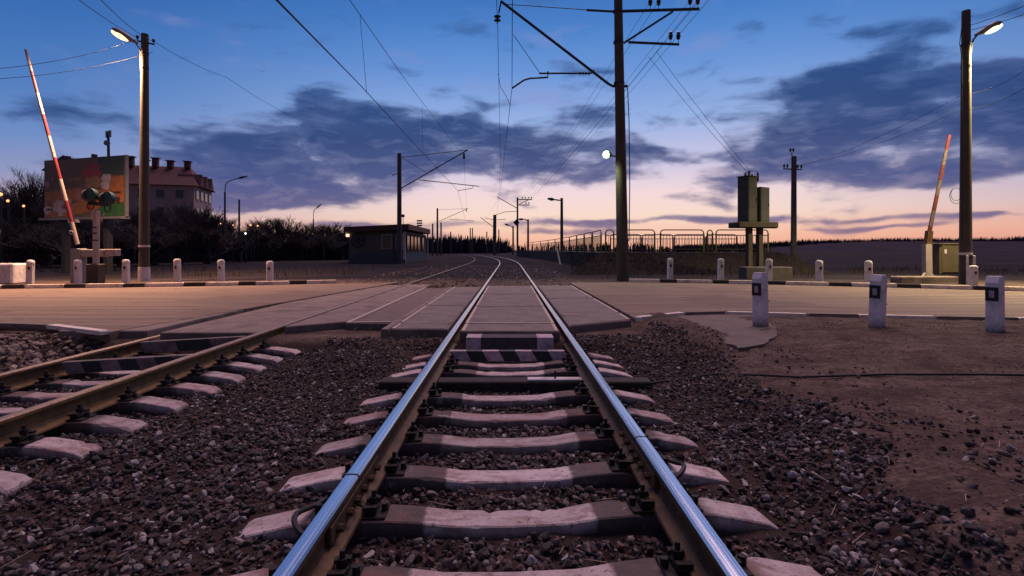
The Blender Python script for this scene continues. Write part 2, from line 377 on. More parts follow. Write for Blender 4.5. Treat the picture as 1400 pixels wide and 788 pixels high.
def stone_mat(name, stops, rough=.85):
    m = bpy.data.materials.new(name); m.use_nodes = True; t = NT(m.node_tree); b = m.node_tree.nodes['Principled BSDF']
    g = t.n('ShaderNodeNewGeometry')
    c = t.ramp(g.outputs['Random Per Island'], stops)
    n = t.noise(g.outputs['Position'], 60, 4, .6)
    c = t.mix(1.0, c, t.rng(n, .3, .7, .65, 1.25), 'MULTIPLY')
    t.l(c, b.inputs['Base Color']); b.inputs['Roughness'].default_value = rough; b.inputs['Specular IOR Level'].default_value = .35
    bp = t.n('ShaderNodeBump'); bp.inputs['Strength'].default_value = .4; bp.inputs['Distance'].default_value = .004
    t.l(n, bp.inputs['Height']); t.l(bp.outputs[0], b.inputs['Normal'])
    return m
M['ballast'] = stone_mat('crushed_stone', [(0, (.024, .018, .018, 1)), (.28, (.055, .040, .038, 1)), (.5, (.088, .066, .062, 1)), (.64, (.075, .062, .064, 1)), (.74, (.14, .075, .058, 1)), (.84, (.16, .13, .125, 1)), (.95, (.26, .22, .215, 1)), (1, (.46, .41, .40, 1))])
M['pebble'] = stone_mat('loose_pebbles', [(0, (.06, .042, .036, 1)), (.5, (.12, .082, .068, 1)), (.85, (.20, .15, .13, 1)), (1, (.36, .28, .24, 1))])
M['rubble'] = stone_mat('pale_rubble', [(0, (.14, .09, .07, 1)), (.5, (.26, .18, .14, 1)), (.85, (.36, .26, .20, 1)), (1, (.45, .35, .28, 1))])
M['straw'] = mat('dry_straw', (.34, .25, .19), .9, var=.3)

# ------------------------------------------------------------------ ground
rs = np.random.RandomState(5)
LAT = rs.rand(256, 256)
def vnoise(x, y):
    xi = np.floor(x).astype(int); yi = np.floor(y).astype(int); fx = x - xi; fy = y - yi
    fx = fx * fx * (3 - 2 * fx); fy = fy * fy * (3 - 2 * fy)
    a = LAT[xi % 256, yi % 256]; b = LAT[(xi + 1) % 256, yi % 256]; c = LAT[xi % 256, (yi + 1) % 256]; d = LAT[(xi + 1) % 256, (yi + 1) % 256]
    return (a * (1 - fx) + b * fx) * (1 - fy) + (c * (1 - fx) + d * fx) * fy
def fbm(x, y, o=4):
    r = 0; a = .5
    for i in range(o): r = r + a * vnoise(x * 2 ** i + 17.3 * i, y * 2 ** i + 5.1 * i); a *= .5
    return r / (1 - .5 ** o)
def sst(a, b, x):
    t = np.clip((x - a) / (b - a), 0, 1); return t * t * (3 - 2 * t)
TRX = -4.235            # centre line of the left-hand track
def height(x, y):
    x = np.asarray(x, float); y = np.asarray(y, float)
    wob = (fbm(x * .9 + 40, y * .9 + 9) - .5)
    z = np.full(np.broadcast(x, y).shape, -.29) + .02 * sst(1.0, 1.3, np.abs(x))
    # right shoulder climbing to the dirt
    xr = x + wob * .9
    z = z + .21 * sst(1.6, 2.45, xr) + .055 * sst(2.9, 5.0, xr)
    # trough between the tracks, banked up against the crossing
    z = z - .06 * sst(-1.4, -1.9, x) * sst(-2.9, -2.4, x) + .12 * sst(5.0, 6.8, y + wob) * sst(-1.0, -1.5, x) * sst(-3.0, -2.2, x)
    z = z - .06 * sst(-3.3, -4.9, x) - .10 * sst(-5.5, -6.0, x)
    # heap of rubble left of the tracks, by the road
    z = z + .42 * np.exp(-(((x + 8.0) / 1.7) ** 2 + ((y - 6.9) / 1.1) ** 2))
    z = z + .10 * sst(-9.5, -14, x)
    z = z + .14 * sst(6.0, 7.4, y) * sst(1.2, 1.8, x) * sst(3.2, 2.4, x)
    rough = np.where((x > 2.4), .05, .05)
    z = z + wob * rough + (fbm(x * 5, y * 5, 3) - .5) * .035 + (fbm(x * 14, y * 14, 2) - .5) * .012 * (x > 1.8)
    # under the road and beyond
    yy = y
    road = sst(9.0 - .185 * np.maximum(x - 4.4, 0), 9.35 - .185 * np.maximum(x - 4.4, 0), yy) * (x > 2.0) + sst(6.9, 7.4, yy) * (x < -5.6) + sst(6.9, 7.3, yy) * (x <= 2.0) * (x >= -5.6)
    zr = -.05 + (fbm(x * .5, y * .5) - .5) * .03
    near = z * (1 - road) + (-.12) * road
    z = np.where(yy > 12, np.where(yy > 13.5, zr, -.10), near)
    tb = sst(2.0, 1.5, x + .00125 * np.maximum(yy - 38, 0) ** 2) * sst(-6.5, -6.0, x + .00125 * np.maximum(yy - 38, 0) ** 2)
    z = np.where((yy > 12) & (yy < 17.2) & (x > -6.4) & (x < 2.2), -.16, z)
    z = np.where(yy >= 17.2, zr - tb * .02 + tb * (fbm(x * 3, y * 3) - .5) * .05, z)
    return z
xs = np.unique(np.concatenate([np.linspace(-3000, -200, 15), np.linspace(-200, -40, 33), np.linspace(-40, -13, 55), np.arange(-13, 10, .055), np.linspace(10, 40, 61), np.linspace(40, 200, 33), np.linspace(200, 3000, 15)]))
ys = np.unique(np.concatenate([np.linspace(-40, -3, 20), np.linspace(-3, .6, 20), np.arange(.6, 9.6, .05), np.arange(9.6, 24, .2), np.linspace(24, 80, 57), np.linspace(80, 400, 33), np.linspace(400, 3500, 16)]))
def grid_mesh(name, xs, ys, zf, m):
    Xg, Yg = np.meshgrid(xs, ys); Z = zf(Xg, Yg)
    nx, ny = len(xs), len(ys)
    co = np.stack([Xg, Yg, Z], -1).reshape(-1, 3).astype(np.float32)
    i = np.arange((ny - 1) * (nx - 1)); r, c = i // (nx - 1), i % (nx - 1)
    q = np.stack([r * nx + c, r * nx + c + 1, (r + 1) * nx + c + 1, (r + 1) * nx + c], -1).astype(np.int32)
    me = bpy.data.meshes.new(name); me.vertices.add(len(co)); me.vertices.foreach_set('co', co.ravel())
    me.loops.add(q.size); me.loops.foreach_set('vertex_index', q.ravel())
    me.polygons.add(len(q)); me.polygons.foreach_set('loop_start', np.arange(0, q.size, 4, dtype=np.int32)); me.polygons.foreach_set('loop_total', np.full(len(q), 4, np.int32))
    me.polygons.foreach_set('use_smooth', np.ones(len(q), bool))
    me.update(calc_edges=True); me.materials.append(m)
    o = bpy.data.objects.new(name, me); COL.objects.link(o); return o
tag(grid_mesh('ground', xs, ys, height, M['ground']), kind='structure')

# road: two slabs, right and left of the tracks
def slab(name, poly, z0, z1, m):
    a = sum(poly[i][0] * poly[(i + 1) % len(poly)][1] - poly[(i + 1) % len(poly)][0] * poly[i][1] for i in range(len(poly)))
    if a < 0: poly = poly[::-1]
    return MB().prism(poly, z0, z1).build(name, m)
def g2(px, py, z=0.0): v = G(px, py, z); return (v.x, v.y)
NEAR_R = [g2(868, 434.5), g2(905, 430), g2(962, 425.5), g2(1050, 428.5), g2(1200, 431.5), g2(1400, 435.5), (40, 3.4)]
FAR_R = [g2(779, 386.5), g2(860, 386), g2(940, 387), g2(1050, 389), g2(1170, 392), g2(1290, 395), g2(1400, 398.5), (40, 5.2)]
NEAR_L = [g2(150, 453.5), g2(48, 441.5), g2(0, 441.5), (-40, 6.5)]
FAR_L = [g2(545, 386), g2(460, 387.5), g2(350, 390), g2(170, 393), g2(0, 395), (-40, 9.5)]
tag(slab('road', NEAR_R + FAR_R[::-1], -.2, -.006, M['road']), kind='structure')
tag(slab('road', NEAR_L + FAR_L[::-1] , -.2, -.006, M['road']), kind='structure')

def resample(pts, start=0.0):
    out = [Vector((p[0], p[1], 0)) for p in pts]; return out
def along(pts, d):
    for a, b in zip(pts, pts[1:]):
        L = (b - a).length
        if d <= L: return a + (b - a) * (d / L), (b - a).normalized()
        d -= L
    return None, None
def plen(pts): return sum((b - a).length for a, b in zip(pts, pts[1:]))
M['kwhite'] = mat('kerb_whitewash', (.78, .66, .56), .85, var=.15, scale=8, stain=(.25, .2, .17), stain_amt=.6, stain_scale=4, coords='World')
M['kblack'] = mat('kerb_black', (.045, .038, .036), .85, var=.3, scale=10, coords='World')
def kerb(pts, wlen, blen, off, w_, z0, z1, mats, side=1, jitter=0.0):
    b = MB(); pts = resample(pts); L = plen(pts); d = 0; k = 0; rr = random.Random(3)
    while d < L - .05:
        s = wlen if k % 2 == 0 else blen
        e = min(d + s * (1 + rr.uniform(-jitter, jitter)), L - .001); b.cur = k % 2
        p, t = along(pts, d + .008); q, t2 = along(pts, e - .008)
        n = Vector((-t.y, t.x, 0)) * side
        zj = rr.uniform(-1, 1) * jitter * .03
        c = .015
        v = [p + n * off, q + n * off, q + n * (off + w_), p + n * (off + w_)]
        if side < 0: v = v[::-1]
        ctr = sum(v, Vector()) / 4
        lo = [Vector((x.x, x.y, z0)) for x in v]; mi_ = [Vector((x.x, x.y, z1 + zj - c)) for x in v]
        hi = []
        for x in v:
            dd = (ctr - x); dd.normalize(); hi.append(Vector((x.x + dd.x * c, x.y + dd.y * c, z1 + zj)))
        b.add(lo + mi_ + hi, [(3, 2, 1, 0), (8, 9, 10, 11)] + [(i, (i + 1) % 4, 4 + (i + 1) % 4, 4 + i) for i in range(4)] + [(4 + i, 4 + (i + 1) % 4, 8 + (i + 1) % 4, 8 + i) for i in range(4)])
        d = e; k += 1
    return tag(b.build('kerb', mats), kind='structure')
kerb(FAR_R[1:], 1.12, .58, .0, .18, -.15, .11, [M['kwhite'], M['kblack']], 1, .12)
kerb(FAR_L[1:], .98, .56, .0, .18, -.15, .11, [M['kwhite'], M['kblack']], -1, .10)
kerb(NEAR_R, 1.3, 1.0, .0, .12, -.2, .022, [M['kwhite'], M['panelc']], -1, .2)
kerb(NEAR_L, 1.5, 1.4, .0, .12, -.035, .022, [M['kwhite'], M['panelc']], 1, .1)

# eroded asphalt patch in front of the road
ap = [g2(x, y, -.03) for x, y in ((872, 438), (915, 433), (962, 429), (1010, 430), (1040, 432), (1058, 446), (1062, 458), (1046, 470), (1012, 474), (996, 469), (985, 464), (970, 468), (955, 460), (948, 455), (930, 450), (905, 444))]
ap2 = []
for i, p in enumerate(ap):
    q_ = ap[(i + 1) % len(ap)]; L = math.hypot(q_[0] - p[0], q_[1] - p[1]); k = max(1, int(L / .08))
    for t in range(k):
        x, y = p[0] + (q_[0] - p[0]) * t / k, p[1] + (q_[1] - p[1]) * t / k
        f = (float(fbm(np.array(x * 3.), np.array(y * 3.))) - .5) * .45 if i > 3 else 0
        ap2.append((x + f * .6 + (.02 * random.Random(t * 7 + i).uniform(-1, 1)), y + f))
tag(slab('pavement', ap2, -.25, -.028, M['apron']), kind='structure')

# ------------------------------------------------------------------ rails
def curve_dx(y): return -max(0.0, y - 38) ** 2 / 800.0
HEADP = [(-.0365, -.012), (-.028, -.002), (0, 0), (.028, -.002), (.0365, -.012)]
SIDEP = [(.0365, -.0125), (.0375, -.034), (.012, -.048), (.009, -.070), (.009, -.13), (.016, -.150), (.070, -.168), (.075, -.180), (-.075, -.180), (-.070, -.168), (-.016, -.150), (-.009, -.13), (-.009, -.070), (-.012, -.048), (-.0375, -.034), (-.0365, -.0125)]
def rail(x0, z0, label, m_side, joint=None, m_top=None):
    ysr = [-2.0] + list(np.arange(-1, 38, .5)) + list(np.arange(38, 170, 1.5))
    root = thing('rail', (x0, -2.0, z0), label, 'rail', 'rails of the two tracks')
    segs = [(ysr[0], ysr[-1])] if joint is None else [(ysr[0], joint - .009), (joint + .009, ysr[-1])]
    hd, sd = MB(), MB()
    for a, b in segs:
        yy = [a] + [y for y in ysr if a < y < b] + [b]
        for bld, prof in ((hd, HEADP), (sd, SIDEP)):
            vs = [(px + curve_dx(y), y + 2.0, pz) for y in yy for px, pz in prof]; n = len(prof)
            fs = [(i * n + k, i * n + k + 1, (i + 1) * n + k + 1, (i + 1) * n + k) for i in range(len(yy) - 1) for k in range(n - 1)]
            bld.add(vs, [f[::-1] for f in fs])
            bld.add([vs[k] for k in range(n)], [tuple(range(n))]); bld.add(vs[-n:], [tuple(range(n - 1, -1, -1))])
    hd.build('rail_head', m_top or M['railtop'], root); sd.build('rail_web', m_side, root)
    if joint is not None:
        for sx in (-1, 1):
            b = MB()
            b.box((sx * .022, joint + 2, -.10), (.026, .80, .085), bev=.006)
            for k in (-.32, -.18, -.06, .06, .18, .32):
                b.cyl((sx * .03, joint + 2 + k, -.10), (sx * .064, joint + 2 + k, -.10), .019, n=6)
            b.build('fishplate', M['rail'], root)
    return root
rail(-.7975, 0, 'long shiny rail left of centre, running from the bottom edge', M['rail'], 2.62)
rail(.7975, 0, 'long shiny rail right of centre, with a gap at its joint', M['rail'], 3.15)
rail(-3.44, -.004, 'tan rusted rail of the left track, nearer to the centre track', M['rail_gold'], None, M['railtop_dull'])
rail(-5.03, -.09, 'rail of the left track farthest to the left', M['rail_gold'], None, M['railtop_dull'])

# bond cables looping round the rail joints
def bond(x, y, sx, label):
    pts = []
    for i in range(15):
        a = i / 14 * math.pi
        pts.append((x + sx * (.07 + .13 * math.sin(a)), y - .34 * math.cos(a), -.09 - .05 * math.sin(a) + .06 * math.sin(2 * a)))
    return tag(MB().tube(pts, .013, 8).build('bond_cable', M['rubber'], smooth=True), label, 'cable')
bond(-.7975, 2.55, -1, 'thick black cable looped outside the left rail joint')
bond(.7975, 3.1, 1, 'thin black cable looped outside the right rail joint')

# ------------------------------------------------------------------ sleepers
def sleeper_mesh(seed=0):
    rj = random.Random(seed)
    st = [(-1.372, -.105, .086), (-1.366, -.088, .089), (-1.31, -.058, .091), (-1.04, -.004, .091), (-.95, 0, .088), (-.60, 0, .088), (-.45, -.012, .086), (-.28, -.036, .083), (0, -.042, .082)]
    st = st + [(-x, z, w_) for x, z, w_ in st[-2::-1]]
    if seed: st = [(x, z + rj.uniform(-.0008, .0008), w_ * rj.uniform(.993, 1.007)) for x, z, w_ in st]
    fine = []
    for (xa, za, wa), (xb, zb_, wb) in zip(st, st[1:]):
        k = max(1, int((xb - xa) / .035))
        for i in range(k): t = i / k; fine.append((xa + (xb - xa) * t, za + (zb_ - za) * t, wa + (wb - wa) * t))
    st = fine + [st[-1]]
    vs, fs = [], []
    chip = [0.0, 0.0]
    for x, z, wd in st:
        ch = []
        for sd in (0, 1):
            chip[sd] = max(0.0, chip[sd] * .35 + (rj.uniform(.004, .020) if rj.random() < .06 else 0) + rj.uniform(-.0010, .0012)); ch.append(chip[sd])
        for y, zz in ((-.125, -.22), (-wd - .012, z - .09), (-wd - .002 + ch[0] * .6, z - .006 - ch[0]), (-wd + .005 + ch[0] * 1.5, z - ch[0] * .15), (wd - .005 - ch[1] * 1.5, z - ch[1] * .15), (wd + .002 - ch[1] * .6, z - .006 - ch[1]), (wd + .012, z - .09), (.125, -.22)): vs.append((x, y, zz))
    n = 8
    for i in range(len(st) - 1):
        for k in range(n - 1): fs.append((i * n + k, (i + 1) * n + k, (i + 1) * n + k + 1, i * n + k + 1))
    fs += [tuple(range(n)), tuple(range(len(vs) - 1, len(vs) - n - 1, -1))]
    b = MB(); b.add(vs, fs); return b
def fastening(sx):
    b = MB(); c = sx * .7975
    b.box((c, 0, .007), (.36, .155, .014), bev=.004)
    for s in (-1, 1):
        b.box((c + s * .105, 0, .030), (.055, .13, .03), bev=.008)
        b.bar((c + s * .135, -.05, .05), (c + s * .065, -.045, .045), .03, .016)
        b.bar((c + s * .135, .05, .05), (c + s * .065, .045, .045), .03, .016)
        b.cyl((c + s * .11, 0, .02), (c + s * .11, 0, .115), .012, n=8)
        b.cyl((c + s * .11, 0, .055), (c + s * .11, 0, .085), .026, n=6)
        b.cyl((c + s * .165, 0, .014), (c + s * .165, 0, .05), .018, n=6)
    return b
sproto = None
def sleeper(x, y, z, rz, label, group, half=False):
    global sproto
    if sproto is None:
        sproto = thing('concrete_sleeper', (x, y, z), label, 'sleeper', group, rz)
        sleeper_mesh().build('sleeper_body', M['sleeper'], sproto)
        for s in (-1, 1): fastening(s).build('rail_fastening', M['oily'], sproto)
        return sproto
    r = dup(sproto, (x, y, z), rz, label); r['group'] = group
    for c in r.children:
        if c.name.startswith('sleeper_body'):
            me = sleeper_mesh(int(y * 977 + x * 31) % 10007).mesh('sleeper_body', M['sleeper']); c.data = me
    return r
rnd = random.Random(11)
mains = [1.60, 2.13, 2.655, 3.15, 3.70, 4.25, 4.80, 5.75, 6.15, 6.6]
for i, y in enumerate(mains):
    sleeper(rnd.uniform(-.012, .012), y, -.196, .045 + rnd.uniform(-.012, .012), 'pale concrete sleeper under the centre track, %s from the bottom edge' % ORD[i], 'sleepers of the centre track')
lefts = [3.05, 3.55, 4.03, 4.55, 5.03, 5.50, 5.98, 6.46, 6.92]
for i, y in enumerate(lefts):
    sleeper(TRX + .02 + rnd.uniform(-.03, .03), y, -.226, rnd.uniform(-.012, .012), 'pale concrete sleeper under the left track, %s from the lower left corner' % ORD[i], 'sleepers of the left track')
    bpy.context.scene.collection.objects[-1]
# superelevation of the left track tilts its sleepers
for o in list(COL.objects):
    if o.get('group') == 'sleepers of the left track': o.rotation_euler = (0, -math.atan(.086 / 1.59), o.rotation_euler[2])
tb = MB().box((0, 0, -.09), (2.75, .20, .17), bev=.012); 
t_ = thing('timber_sleeper', (.06, 5.30, -.185), 'black timber sleeper among the concrete ones, with a white board on top', 'sleeper')
tb.build('timber', M['timber'], t_)
MB().box((.40, -.03, .005), (.56, .11, .02), bev=.004).build('white_board', M['white'], t_)
MB().cyl((.40, -.03, .01), (.40, -.03, .09), .01, n=6).build('spike', M['oily'], t_)

# ------------------------------------------------------------------ crossing panels
def panel(poly, z0, z1, m, label, group, edges=(), cat='panel', name='crossing_slab', z_edge=.004):
    a = sum(poly[i][0] * poly[(i + 1) % 4][1] - poly[(i + 1) % 4][0] * poly[i][1] for i in range(4))
    cx, cy = sum(p[0] for p in poly) / 4, sum(p[1] for p in poly) / 4
    r = thing(name, (cx, cy, z0), label, cat, group)
    pp = [(x - cx, y - cy) for x, y in poly]; k = .988
    n = 4
    b = MB(); c = .012
    def ins(d):
        out = []
        for x, y in pp:
            L = math.hypot(x, y); out.append((x * (1 - d * 1.4 / L), y * (1 - d * 1.4 / L)))
        return out
    o_ = ins(.004); i_ = ins(.004 + c); H = z1 - z0
    vs = [(x, y, 0) for x, y in o_] + [(x, y, H - c) for x, y in o_] + [(x, y, H) for x, y in i_]
    b.add(vs, [(3, 2, 1, 0), (8, 9, 10, 11)] + [(i, (i + 1) % 4, 4 + (i + 1) % 4, 4 + i) for i in range(4)] + [(4 + i, 4 + (i + 1) % 4, 8 + (i + 1) % 4, 8 + i) for i in range(4)])
    if m is M['panel']:
        b.build('slab', M['panelc'], r)
        i2 = ins(.045); MB().prism(i2, H + .0005, H + .006).build('ribbed_mat', m, r)
    else: b.build('slab', m, r)
    for e0, e1 in edges:    # steel angle let into the top edge
        A, B = Vector((*i_[e0], H)), Vector((*i_[e1], H)); n_ = (Vector((0, 0, H)) - (A + B) / 2).normalized()
        A = A + n_ * .03; B = B + n_ * .03
        up_ = Vector((0, 0, .006)); MB().bar(A + (B - A) * .02 + up_ - n_ * .005, B - (B - A) * .02 + up_ - n_ * .005, .044, .012).build('steel_edge', M['edge'], r)
    return r
grp = 'crossing panels of the centre track'
cyy = [7.22, 7.95, 10.4, 13.3, 16.4]
for i, (a, b) in enumerate(zip(cyy, cyy[1:])):
    panel([(-.70, a), (.70, a), (.70, b), (-.70, b)], -.17, -.004, M['panel'], 'ribbed crossing panel between the two centre rails, %s from the camera' % ORD[i], grp, edges=((1, 2), (3, 0)) + (((0, 1),) if i == 1 else ()))
lyy = [7.43, 8.05, 10.6, 13.5, 16.0]
for i, (a, b) in enumerate(zip(lyy, lyy[1:])):
    panel([(-1.72, a), (-.885, a), (-.885, b), (-1.72, b)], -.30 if i == 0 else -.2, -.004, M['panel'], 'ribbed crossing panel just left of the centre track, %s from the camera' % ORD[i], grp, edges=((3, 0),) + (((2, 3),) if i == 0 else ()))
ryy = [(7.75, 8.45), (9.0, 9.3), (12.1, 12.2), (14.6, 14.6), (16.6, 16.6)]
for i, (a, b) in enumerate(zip(ryy, ryy[1:])):
    panel([(.885, a[0]), (1.98, a[1]), (1.98, b[1]), (.885, b[0])], -.30 if i == 0 else -.2, -.004, M['panel'], 'ribbed crossing panel just right of the centre track, %s from the camera' % ORD[i], grp, edges=((1, 2),) + (((2, 3),) if i == 0 else ()))
# steel edge beam left of the left panels, then the dirt-filled strip with its frame
tag(MB().box((-1.79, 11.6, -.12), (.10, 8.4, .25), bev=.012).build('edge_beam', M['panelc']), 'narrow concrete beam along the left side of the ribbed panels', 'beam')
st = thing('dirt_strip', (-2.2, 12, -.2), 'strip of dark dirt in a pale worn frame between the two tracks', 'strip')
MB().hexa([(-.36, -3.9, 0), (.34, -3.9, 0), (.34, 3.6, 0), (-.36, 3.6, 0), (-.36, -3.9, .18), (.34, -3.9, .18), (.34, 3.6, .18), (-.36, 3.6, .18)]).build('dirt_fill', M['apron'], st)
for a, b in (((-.34, -3.86, .185), (-.34, 3.6, .185)), ((-.32, -3.86, .187), (.32, -3.80, .187))): MB().bar(a, b, .06, .03).build('frame_bar', M['edge'], st)
grp = 'concrete slabs of the left track'
for i, (a, b) in enumerate(((8.05, 11.2), (11.2, 14.6), (14.6, 17.2))):
    panel([(-3.34, a - .35 if i == 0 else a), (-2.58, a + .25 if i == 0 else a), (-2.58, b), (-3.34, b)], -.22, -.005, M['panelc'], 'smooth concrete slab right of the left track, %s from the camera' % ORD[i], grp)
for i, (a, b) in enumerate(((7.3, 10.6), (10.6, 14.0), (14.0, 17.2))):
    panel([(-4.92, a), (-3.54, a), (-3.54, b), (-4.92, b)], -.24, -.03, M['panelc'], 'smooth concrete slab between the left track rails, %s from the camera' % ORD[i], grp)
for i, (a, b) in enumerate(((7.35, 11.0), (11.0, 14.2), (14.2, 17.2))):
    panel([(-6.4, a), (-5.13, a), (-5.13, b), (-6.4, b)], -.24, -.012 , M['panelc'], 'smooth concrete slab outside the leftmost rail, %s from the camera' % ORD[i], grp)

# hazard painted beams in front of the panels
hb = thing('buffer_beam', (0, 6.98, -.06), 'dark buffer beam with white painted ends before the ribbed panels', 'beam')
def ramp_block(b, x0, x1, y0, y1, z0, z1, sl):
    b.hexa([(x0, y0 - sl, z0), (x1, y0 - sl, z0), (x1, y1, z0), (x0, y1, z0), (x0, y0, z1), (x1, y0, z1), (x1, y1, z1), (x0, y1, z1)])
b = MB(); ramp_block(b, -.38, .36, -.10, .20, -.16, .03, .05); b.build('middle_block', M['dkpaint'], hb)
for x0, x1 in ((-.58, -.382), (.362, .58)):
    b = MB(); ramp_block(b, x0, x1, -.10, .20, -.16, .03, .05); b.build('painted_end', M['pinkpaint'], hb)
def striped_beam(c, L, rz, h, n, label, tilt=0.0, pm='pinkpaint'):
    r = thing('striped_beam', c, label, 'beam', rz=rz); r.rotation_euler = (0, tilt, rz)
    b = MB(); sk = .035
    for i in range(n):
        x0, x1 = -L / 2 + L * i / n, -L / 2 + L * (i + 1) / n; b.cur = i % 2
        b.hexa([(x0 + sk, -.06, 0), (x1 + sk, -.06, 0), (x1 + sk, .06, 0), (x0 + sk, .06, 0), (x0 - sk, -.035, h), (x1 - sk, -.035, h), (x1 - sk, .06, h), (x0 - sk, .06, h)])
    b.build('striped_plank', [M[pm], M['black']], r)
    for s in (-1, 1): MB().box((s * (L / 2 - .1), .10, h * .4), (.06, .08, h * .8), bev=.006).build('bracket', M['oily'], r)
    return r
striped_beam((0, 6.35, -.215), 1.40, 0, .115, 7, 'black and white striped beam across the centre track')
striped_beam((-4.22, 5.80, -.20), 1.38, .05, .125, 7, 'black and white striped beam nearer the camera across the left track', -.05, 'dirtpaint')
b2 = striped_beam((-4.2, 6.95, -.20), 1.34, .04, .14, 3, 'dark beam with pale ends before the slabs of the left track', -.05, 'dirtpaint')

# ------------------------------------------------------------------ ballast stones (stuff)
def rock_protos(n, sub, seed):
    import bmesh
    out = []; rr = np.random.RandomState(seed)
    for k in range(n):
        bm = bmesh.new(); bmesh.ops.create_icosphere(bm, subdivisions=sub, radius=1.0)
        v = np.array([x.co[:] for x in bm.verts]); f = np.array([[q.index for q in p.verts] for p in bm.faces])
        bm.free()
        # chip planes give angular crushed stone
        for _ in range(9):
            d = rr.normal(size=3); d /= np.linalg.norm(d); h = rr.uniform(.45, .85)
            s = v @ d; m = s > h; v[m] -= np.outer(s[m] - h, d)
        v *= (1 + rr.normal(size=(len(v), 1)) * .05)
        v *= np.array([1.0, rr.uniform(.6, .9), rr.uniform(.42, .72)])
        out.append((v, f))
    return out
def rot_mats(n, rr, tilt=.5):
    a = rr.uniform(0, 2 * np.pi, n); b = rr.normal(0, tilt, n); c = rr.normal(0, tilt, n)
    ca, sa, cb, sb, cc, sc = np.cos(a), np.sin(a), np.cos(b), np.sin(b), np.cos(c), np.sin(c)
    Z = np.zeros(n); O = np.ones(n)
    Rz = np.stack([ca, -sa, Z, sa, ca, Z, Z, Z, O], -1).reshape(-1, 3, 3)
    Rx = np.stack([O, Z, Z, Z, cb, -sb, Z, sb, cb], -1).reshape(-1, 3, 3)
    Ry = np.stack([cc, Z, sc, Z, O, Z, -sc, Z, cc], -1).reshape(-1, 3, 3)
    return Rx @ Ry @ Rz
def scatter(name, pos, size, protos, m, rr, tilt=.5, sink=.15):
    n = len(pos); which = rr.randint(0, len(protos), n); rm = rot_mats(n, rr, tilt)
    VV, FF = [], []; off = 0
    for k, (v, f) in enumerate(protos):
        ix = np.where(which == k)[0]
        if not len(ix): continue
        w_ = np.einsum('nij,vj->nvi', rm[ix], v) * size[ix][:, None, None] + pos[ix][:, None, :]
        VV.append(w_.reshape(-1, 3)); FF.append((f[None] + (np.arange(len(ix)) * len(v))[:, None, None] + off).reshape(-1, 3)); off += len(ix) * len(v)
    V = np.concatenate(VV).astype(np.float32); Fc = np.concatenate(FF).astype(np.int32)
    me = bpy.data.meshes.new(name); me.vertices.add(len(V)); me.vertices.foreach_set('co', V.ravel())
    me.loops.add(Fc.size); me.loops.foreach_set('vertex_index', Fc.ravel())
    me.polygons.add(len(Fc)); me.polygons.foreach_set('loop_start', np.arange(0, Fc.size, 3, dtype=np.int32)); me.polygons.foreach_set('loop_total', np.full(len(Fc), 3, np.int32))
    me.polygons.foreach_set('use_smooth', np.zeros(len(Fc), bool))
    me.update(calc_edges=True); me.materials.append(m)
    o = bpy.data.objects.new(name, me); COL.objects.link(o); return o
rr = np.random.RandomState(21)
near_p = rock_protos(14, 2, 1); far_p = rock_protos(14, 1, 2)
SLEEPERS = [(0, y) for y in mains] + [(TRX, y) for y in lefts] + [(.06, 5.3)]
def ballast_pts(n, x0, x1, y0, y1):
    x = rr.uniform(x0, x1, n); y = rr.uniform(y0, y1, n)
    ok = np.abs(x) < (y * 1.03 + .5)
    dens = fbm(x * 1.1 + 3, y * 1.1 + 8)
    edge = x + (fbm(x * .9 + 40, y * .9 + 9) - .5) * .9
    ok &= ~((edge > 2.2 + .5 * (dens - .5)) & (rr.rand(n) > .03 + .12 * (dens > .56)))
    ok &= ~((dens < .36) & (x > -2.7) & (x < -1.5) & (rr.rand(n) > .3))          # bare gritty patches between the tracks
    # the sleepers and rails stay clear
    for sx, sy in SLEEPERS:
        ok &= ~((np.abs(x - sx) < 1.38) & (np.abs(y - sy) < .115))
    for rx in (-.7975, .7975, -3.44, -5.03): ok &= ~(np.abs(x - rx) < .08)
    ok &= ~((y > 6.3) & (np.abs(x) < .75)); ok &= ~((y > 7.05) & (x < -2.55)); ok &= ~((y > 7.35) & (x < -.8)); ok &= ~((x > .8) & (x < 2.1) & (y > 7.6)); ok &= ~((y > 8.6))
    ok &= ~((x < -5.3) & (rr.rand(n) > .9))
    return x[ok], y[ok]
def lay(name, n, x0, x1, y0, y1, smin, smax, protos, m, lift=.3):
    x, y = ballast_pts(n, x0, x1, y0, y1)
    s = smin + (smax - smin) * rr.rand(len(x)) ** 2.6
    z = height(x, y) + s * lift * rr.rand(len(x))
    return scatter(name, np.stack([x, y, z], -1), s, protos, m, rr)
tag(lay('ballast', 19000, -3.4, 3.6, 1.3, 4.2, .011, .037, near_p, M['ballast'], .9), kind='stuff')
tag(lay('ballast', 60000, -6.6, 3.6, 1.3, 8.0, .006, .026, far_p, M['ballast'], .9), kind='stuff')
tag(lay('ballast', 30000, -6.6, 3.4, 3.6, 8.0, .011, .034, far_p, M['ballast'], .8), kind='stuff')
# grit and pebbles on the trodden dirt
n = 30000; x = rr.uniform(1.7, 11, n); y = rr.uniform(1.5, 9.2, n); ok = (np.abs(x) < y * 1.03 + .4) & (y < 8.6 - .15 * np.maximum(x - 4, 0)) & ((x > 2.3) | (y < 7.5))
ok &= rr.rand(n) < .25 + 1.5 * np.clip(fbm(x * 1.3, y * 1.3) - .45, 0, 1)
x, y = x[ok], y[ok]; s = .003 + .014 * rr.rand(len(x)) ** 5
tag(scatter('gravel', np.stack([x, y, height(x, y) + s * .3], -1), s, far_p, M['pebble'], rr), kind='stuff')
